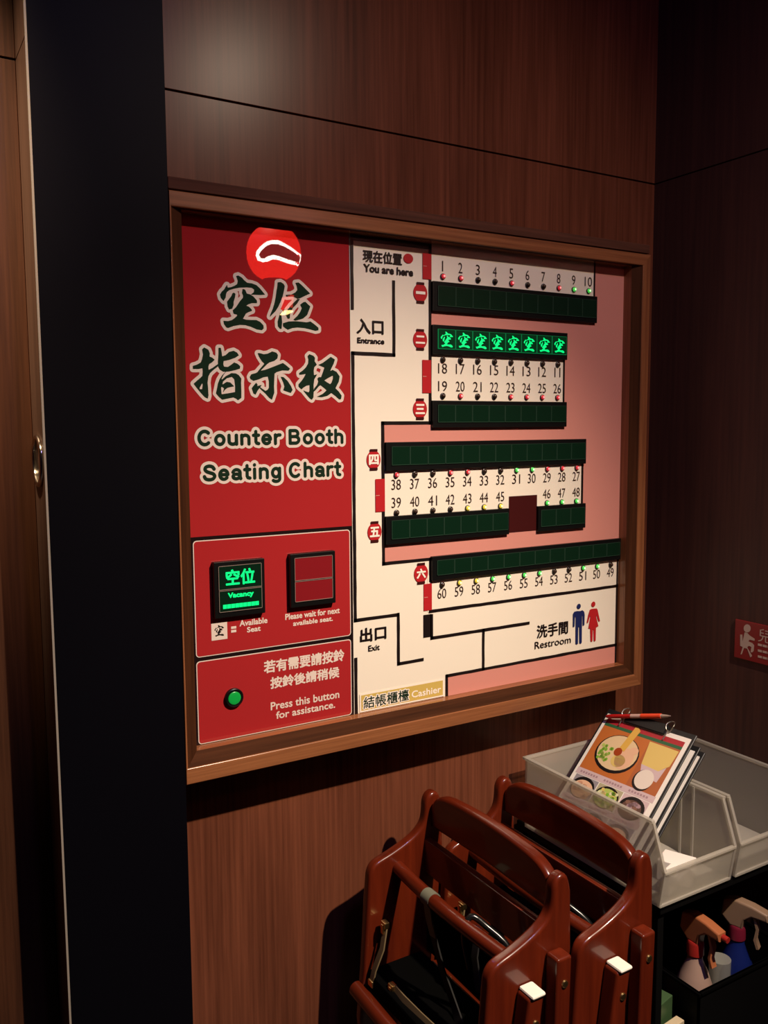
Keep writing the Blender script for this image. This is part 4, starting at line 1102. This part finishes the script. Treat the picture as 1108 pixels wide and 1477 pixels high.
def clipboard(o, label, front):
    CHT = 0.285 if front else 0.258
    t = empty('menu_clipboard', cb_point(o, CW / 2, CHT, 0), label, 'clipboard', 'menu clipboards in the bin')
    bm = bmesh.new(); clip_solid(bm, o, -0.005, CW + 0.006, -0.012, CHT, -0.004, 0); bmesh.ops.bevel(bm, geom=bm.edges[:], offset=0.001, segments=1, affect='EDGES')
    obj('board', bm, M_board, t, 30)
    bm = bmesh.new(); clip_solid(bm, o, 0.001, CW, 0.0, CHT - 0.004, 0.0002, 0.0022 if not front else 0.0012)
    sh = obj('menu_sheet', bm, M_paper, t); sh['label'] = 'white printed menu sheet'
    if front:
        cols = {}
        def area(pts, col, lay):
            loop = [Vector((p[0], p[1], 0)) for p in pts]
            bm = cols.setdefault((col, lay), bmesh.new())
            vs = [bm.verts.new(cb_point(o, p.x * CW, p.y * CHT, 0.0013 + 0.00018 * lay)) for p in loop]
            for tr in tessellate_polygon([loop]): bm.faces.new([vs[i] for i in tr])
        def ell(cx, cy, rx_, ry_, col, lay, n=26, a0=0, a1=360):
            area([(cx + rx_ * math.cos(math.radians(a0 + (a1 - a0) * k / n)), cy + ry_ * math.sin(math.radians(a0 + (a1 - a0) * k / n))) for k in range(n if a1 - a0 == 360 else n + 1)], col, lay)
        def rc(x0, x1, y0, y1, col, lay): area([(x0, y0), (x1, y0), (x1, y1), (x0, y1)], col, lay)
        rd = random.Random(3)
        rc(.04, .96, .035, .075, 'red', 1); rc(.04, .96, .075, .10, 'green', 1)
        rc(.04, .62, .10, .475, 'orange', 1); rc(.62, .96, .10, .475, 'rust', 1)
        area([(.62, .11), (.95, .115), (.94, .24), (.86, .30), (.66, .29)], 'butter', 2)
        area([(.66, .29), (.86, .30), (.92, .25), (.90, .38), (.70, .36)], 'lilac', 2)
        ell(.355, .285, .25, .155, 'ink', 2); ell(.355, .275, .232, .140, 'cream', 3)
        ell(.46, .30, .10, .085, 'peach', 4); ell(.41, .33, .08, .05, 'butter', 4)
        for k in range(26): ell(.215 + rd.uniform(-.06, .07), .30 + rd.uniform(-.05, .06), .017, .014, rd.choice(('leaf', 'lime', 'leaf')), 5, 8)
        area([(.40, .02), (.47, .06), (.42, .25), (.35, .24)], 'noodle', 5)
        ell(.36, .265, .045, .033, 'chilli', 6); ell(.52, .22, .05, .03, 'peach', 5)
        ell(.76, .40, .105, .082, 'ink', 3); ell(.77, .39, .098, .075, 'egg', 4)
        rc(.03, .97, .475, .525, 'lilac', 1)
        for (cx, kind) in ((.20, 'pork'), (.50, 'onion'), (.80, 'dark')):
            rc(cx - .145, cx + .145, .53, .69, {'pork': 'slate', 'onion': 'lime2', 'dark': 'lilac'}[kind], 1)
            ell(cx, .615, .14, .085, 'ink', 2)
            if kind == 'pork':
                ell(cx + .005, .625, .125, .070, 'peach', 3)
                for k in range(10): ell(cx + rd.uniform(-.09, .09), .625 + rd.uniform(-.04, .05), .03, .018, rd.choice(('skin', 'peach', 'skin')), 4, 9)
            elif kind == 'onion':
                ell(cx, .62, .125, .073, 'lime', 3)
                for k in range(48): ell(cx + rd.uniform(-.105, .105), .62 + rd.uniform(-.055, .055), .019, .013, rd.choice(('leaf', 'leaf', 'pale', 'butter')), 4, 8)
            else:
                ell(cx, .62, .11, .065, 'umber', 3)
                for k in range(12): ell(cx + rd.uniform(-.08, .08), .62 + rd.uniform(-.045, .05), .03, .016, rd.choice(('umber2', 'mauve')), 4, 7)
        rc(.03, .97, .695, .735, 'lilac', 1)
        for (cx, c1_) in ((.20, 'ink'), (.50, 'ink'), (.80, 'peach')):
            rc(cx - .145, cx + .145, .74, .90, 'slate', 1); ell(cx, .82, .13, .07, 'ink', 2); ell(cx, .83, .11, .055, 'peach' if c1_ == 'peach' else 'soot', 3)
            for k in range(7): ell(cx + rd.uniform(-.08, .08), .83 + rd.uniform(-.03, .035), .03, .012, 'skin' if c1_ == 'peach' else 'slate', 4, 8)
        rc(.03, .97, .905, .94, 'lilac', 1)
        for row in (.485, .705):                # tiny price captions
            for cx in (.20, .50, .80):
                for k in range(7): rc(cx - .12 + k * .033, cx - .12 + k * .033 + .022, row + .008, row + .024, 'mauve', 2)
        PAL = dict(red=(.40, .02, .03), green=(.03, .12, .05), orange=(.52, .15, .035), rust=(.42, .12, .04), butter=(.72, .52, .16), lilac=(.62, .46, .48), ink=(.012, .009, .009), cream=(.75, .55, .32),
                   peach=(.78, .47, .30), leaf=(.20, .42, .04), lime=(.45, .55, .12), noodle=(.72, .42, .08), chilli=(.35, .05, .01), egg=(.78, .68, .60), slate=(.30, .27, .30), lime2=(.45, .40, .25),
                   skin=(.62, .32, .20), umber=(.12, .06, .045), umber2=(.22, .11, .08), mauve=(.38, .24, .27), pale=(.70, .68, .42), soot=(.04, .038, .04))
        for (col, lay), b in cols.items():
            key = 'menu_' + col
            mm = bpy.data.materials.get(key) or mat(key, PAL[col], 0.35)
            obj('menu_print', b, mm, sh)
        # wire loops of the clip and the clip bar
        bm = bmesh.new()
        clip_solid(bm, o, .055, .165, -.014, .010, .0015, .007)
        bmesh.ops.bevel(bm, geom=bm.edges[:], offset=0.002, segments=2, affect='EDGES')
        cl_ = obj('clip', bm, M_wire, t, 40); cl_['label'] = 'dark metal spring clip'
        for uu in (.050, .170):
            bm = bmesh.new()
            tube(bm, [cb_point(o, uu + .009 * math.cos(a_), -.012 + .012 * math.sin(a_), .006 + .002 * math.cos(2 * a_)) for a_ in [k * 2 * math.pi / 18 for k in range(19)]], .0013, 8, cap=False)
            tube(bm, [cb_point(o, uu, -.002, .006), cb_point(o, uu - .002, .020, .004)], .0013, 8)
            obj('wire_loop', bm, mat('steel_wire', (.45, .42, .36), .3, metal=1.0), cl_, 50)
    return t
clipboard(TL, 'front menu clipboard with ramen photographs leaning in the plastic bin', True)
clipboard(TL - Nn * 0.020 + Wv * 0.014 + U * 0.004, 'middle menu clipboard, right behind the ramen menu', False)
clipboard(TL - Nn * 0.034 + Wv * 0.016 + U * 0.008, 'rearmost menu clipboard, behind the other two', False)
# red pen under the clip
pen = empty('ballpoint_pen', cb_point(TL, 0.09, 0.0, 0.012), 'red ballpoint pen tucked under the clip of the front menu', 'pen')
p0, p1 = cb_point(TL, 0.012, 0.012, .011), cb_point(TL, 0.165, -0.030, .014)
def along(f): return p0 + (p1 - p0) * f
bm = bmesh.new(); tube(bm, [along(0), along(.05), along(.40)], [.003, .0047, .0048], 14); obj('pen_barrel', bm, mat('red_plastic', (.45, .012, .012), .2), pen, 50)
bm = bmesh.new(); tube(bm, [along(.40), along(.56)], .0048, 14); o = obj('pen_window', bm, mat('clear_pink_plastic', (.55, .35, .30), .15), pen, 50); o['label'] = 'clear pinkish middle of the pen'
bm = bmesh.new(); tube(bm, [along(.56), along(.86)], .0054, 14); o = obj('pen_grip', bm, mat('orange_red_grip', (.75, .055, .015), .35), pen, 50); o['label'] = 'orange-red grip'
bm = bmesh.new(); tube(bm, [along(.86), along(.95), along(1.0)], [.0044, .0026, .0008], 12); o = obj('pen_tip', bm, M_silver, pen, 50); o['label'] = 'silver tip'
# folded white paper pack in the front of the bin
def yaw_box(name, cx, cy, z0, dx, dy, dz, deg, mm, parent=None, tilt=0.0, bev=0.002):
    bm = bmesh.new(); bx(bm, -dx / 2, dx / 2, -dy / 2, dy / 2, 0, dz, 0, bev)
    R = Matrix.Translation((cx, cy, z0)) @ Matrix.Rotation(math.radians(deg), 4, 'Z') @ Matrix.Rotation(math.radians(tilt), 4, 'X')
    bmesh.ops.transform(bm, matrix=R, verts=bm.verts[:])
    return obj(name, bm, mm, parent, 40)
tag(yaw_box('paper_pack', 1.270, 1.066, ZS + 0.0045, 0.050, 0.060, 0.040, 24, M_paper), 'small white paper pack lying in the front of the menu bin', 'paper pack')
tag(yaw_box('paper_slip', 1.222, 1.040, ZS + 0.0045, 0.040, 0.014, 0.046, 18, M_paper), 'thin white paper slip beside the paper pack in the bin', 'paper slip')

# ------------------------------------------------------------------ lower shelf: crate and spray bottles
cr_ = empty('black_crate', (1.42, 1.2, 0.172), 'black plastic crate holding the spray bottles on the lower shelf', 'crate')
bm = bmesh.new()
x0, x1, y0, y1, z0, z1, th = 1.275, 1.552, 1.010, 1.39, 0.1725, 0.362, 0.004
bx(bm, x0, x1, y0, y1, z0, z0 + th)
bx(bm, x0, x0 + th, y0, y1, z0, z1); bx(bm, x1 - th, x1, y0, y1, z0, z1); bx(bm, x0, x1, y0, y0 + th, z0, z1); bx(bm, x0, x1, y1 - th, y1, z0, z1)
obj('crate_body', bm, M_shelf, cr_)
bm = bmesh.new()
for a_ in ((x0 - .004, x0 + th, y0 - .004, y1 + .004), (x1 - th, x1 + .004, y0 - .004, y1 + .004), (x0, x1, y0 - .004, y0 + th), (x0, x1, y1 - th, y1 + .004)): bx(bm, *a_, z1 - .006, z1, 0, .001)
obj('crate_rim', bm, M_pad, cr_, 40)

def spray_bottle(cx, cy, zb, ang, m_body, m_neck, m_head, label, lab_h):
    t = empty('spray_bottle', (cx, cy, zb), label, 'spray bottle')
    H = 0.30
    bm = bmesh.new()
    lathe(bm, [(0.034, zb), (0.038, zb + .004), (0.038, zb + .12), (0.036, zb + .145), (0.026, zb + .175), (0.0150, zb + .20), (0.0135, zb + .215)], cx, cy, 28)
    obj('bottle_body', bm, m_body, t, 50)
    bm = bmesh.new(); lathe(bm, [(0.0165, zb + .212), (0.0165, zb + .235), (0.014, zb + .24)], cx, cy, 20)
    obj('bottle_collar', bm, m_neck, t, 40)
    c_, s_ = math.cos(math.radians(ang)), math.sin(math.radians(ang))
    pl = lambda f, z: (cx + f * c_, cy + f * s_, zb + z)
    bm = bmesh.new()
    prof = [(-.030, .256), (-.026, .288), (-.004, .296), (.030, .292), (.060, .284), (.060, .268), (.030, .268), (.016, .258), (.012, .238), (-.012, .238)]
    prism(bm, prof, lambda u, v, q_: (cx + u * c_ - (q_ - .012) * s_, cy + u * s_ + (q_ - .012) * c_, zb + v), .024, .005, 3)
    hd_ = obj('spray_head', bm, m_head, t, 45); hd_['label'] = lab_h
    bm = bmesh.new(); tube(bm, [pl(.060, .276), pl(.072, .275)], .006, 12); obj('nozzle', bm, m_neck, hd_, 45)
    bm = bmesh.new(); strap(bm, [pl(.034, .268), pl(.040, .245), pl(.036, .222), pl(.042, .205)], (-s_, c_, 0), .014, .005)
    obj('trigger', bm, m_head, hd_, 45)
    return t
M_ow = mat('cloudy_white_plastic', (.36, .24, .19), .4)
spray_bottle(1.335, 1.070, 0.1768, -88, M_ow, mat('red_collar', (.35, .02, .015), .4), mat('orange_spray_head', (.40, .13, .05), .4), 'white spray bottle with a red collar and orange head', 'orange spray head')
spray_bottle(1.450, 1.062, 0.1768, -70, mat('blue_bottle', (.006, .014, .11), .3), mat('maroon_collar', (.18, .01, .03), .4), mat('beige_spray_head', (.30, .19, .12), .4), 'blue spray bottle with a beige head', 'beige spray head')
# a clear cup, and papers beside the crate
cup = bmesh.new(); lathe(cup, [(.016, .1768), (.020, .28), (.021, .360)], 1.400, 1.062, 24)
tag(obj('clear_cup', cup, mat('cloudy_cup', (.42, .42, .36), .3, alpha=.5), None, 50), 'cloudy plastic cup between the two spray bottles in the crate', 'cup')
tag(yaw_box('cardboard_box', 1.222, 1.135, 0.1725, .075, .09, .185, 8, mat('brown_card', (.26, .10, .06), .6)), 'small brown cardboard box left of the black crate on the lower shelf', 'box')
tag(yaw_box('green_packet', 1.226, 1.068, 0.1725, .070, .030, .160, 12, mat('green_packet_print', (.05, .10, .04), .4)), 'dark green packet standing in front of the small cardboard box', 'packet')
tag(yaw_box('folded_paper', 1.228, 1.036, 0.1725, .066, .018, .128, 6, mat('cream_paper', (.62, .50, .32), .6)), 'cream folded paper standing in front of the green packet', 'paper')
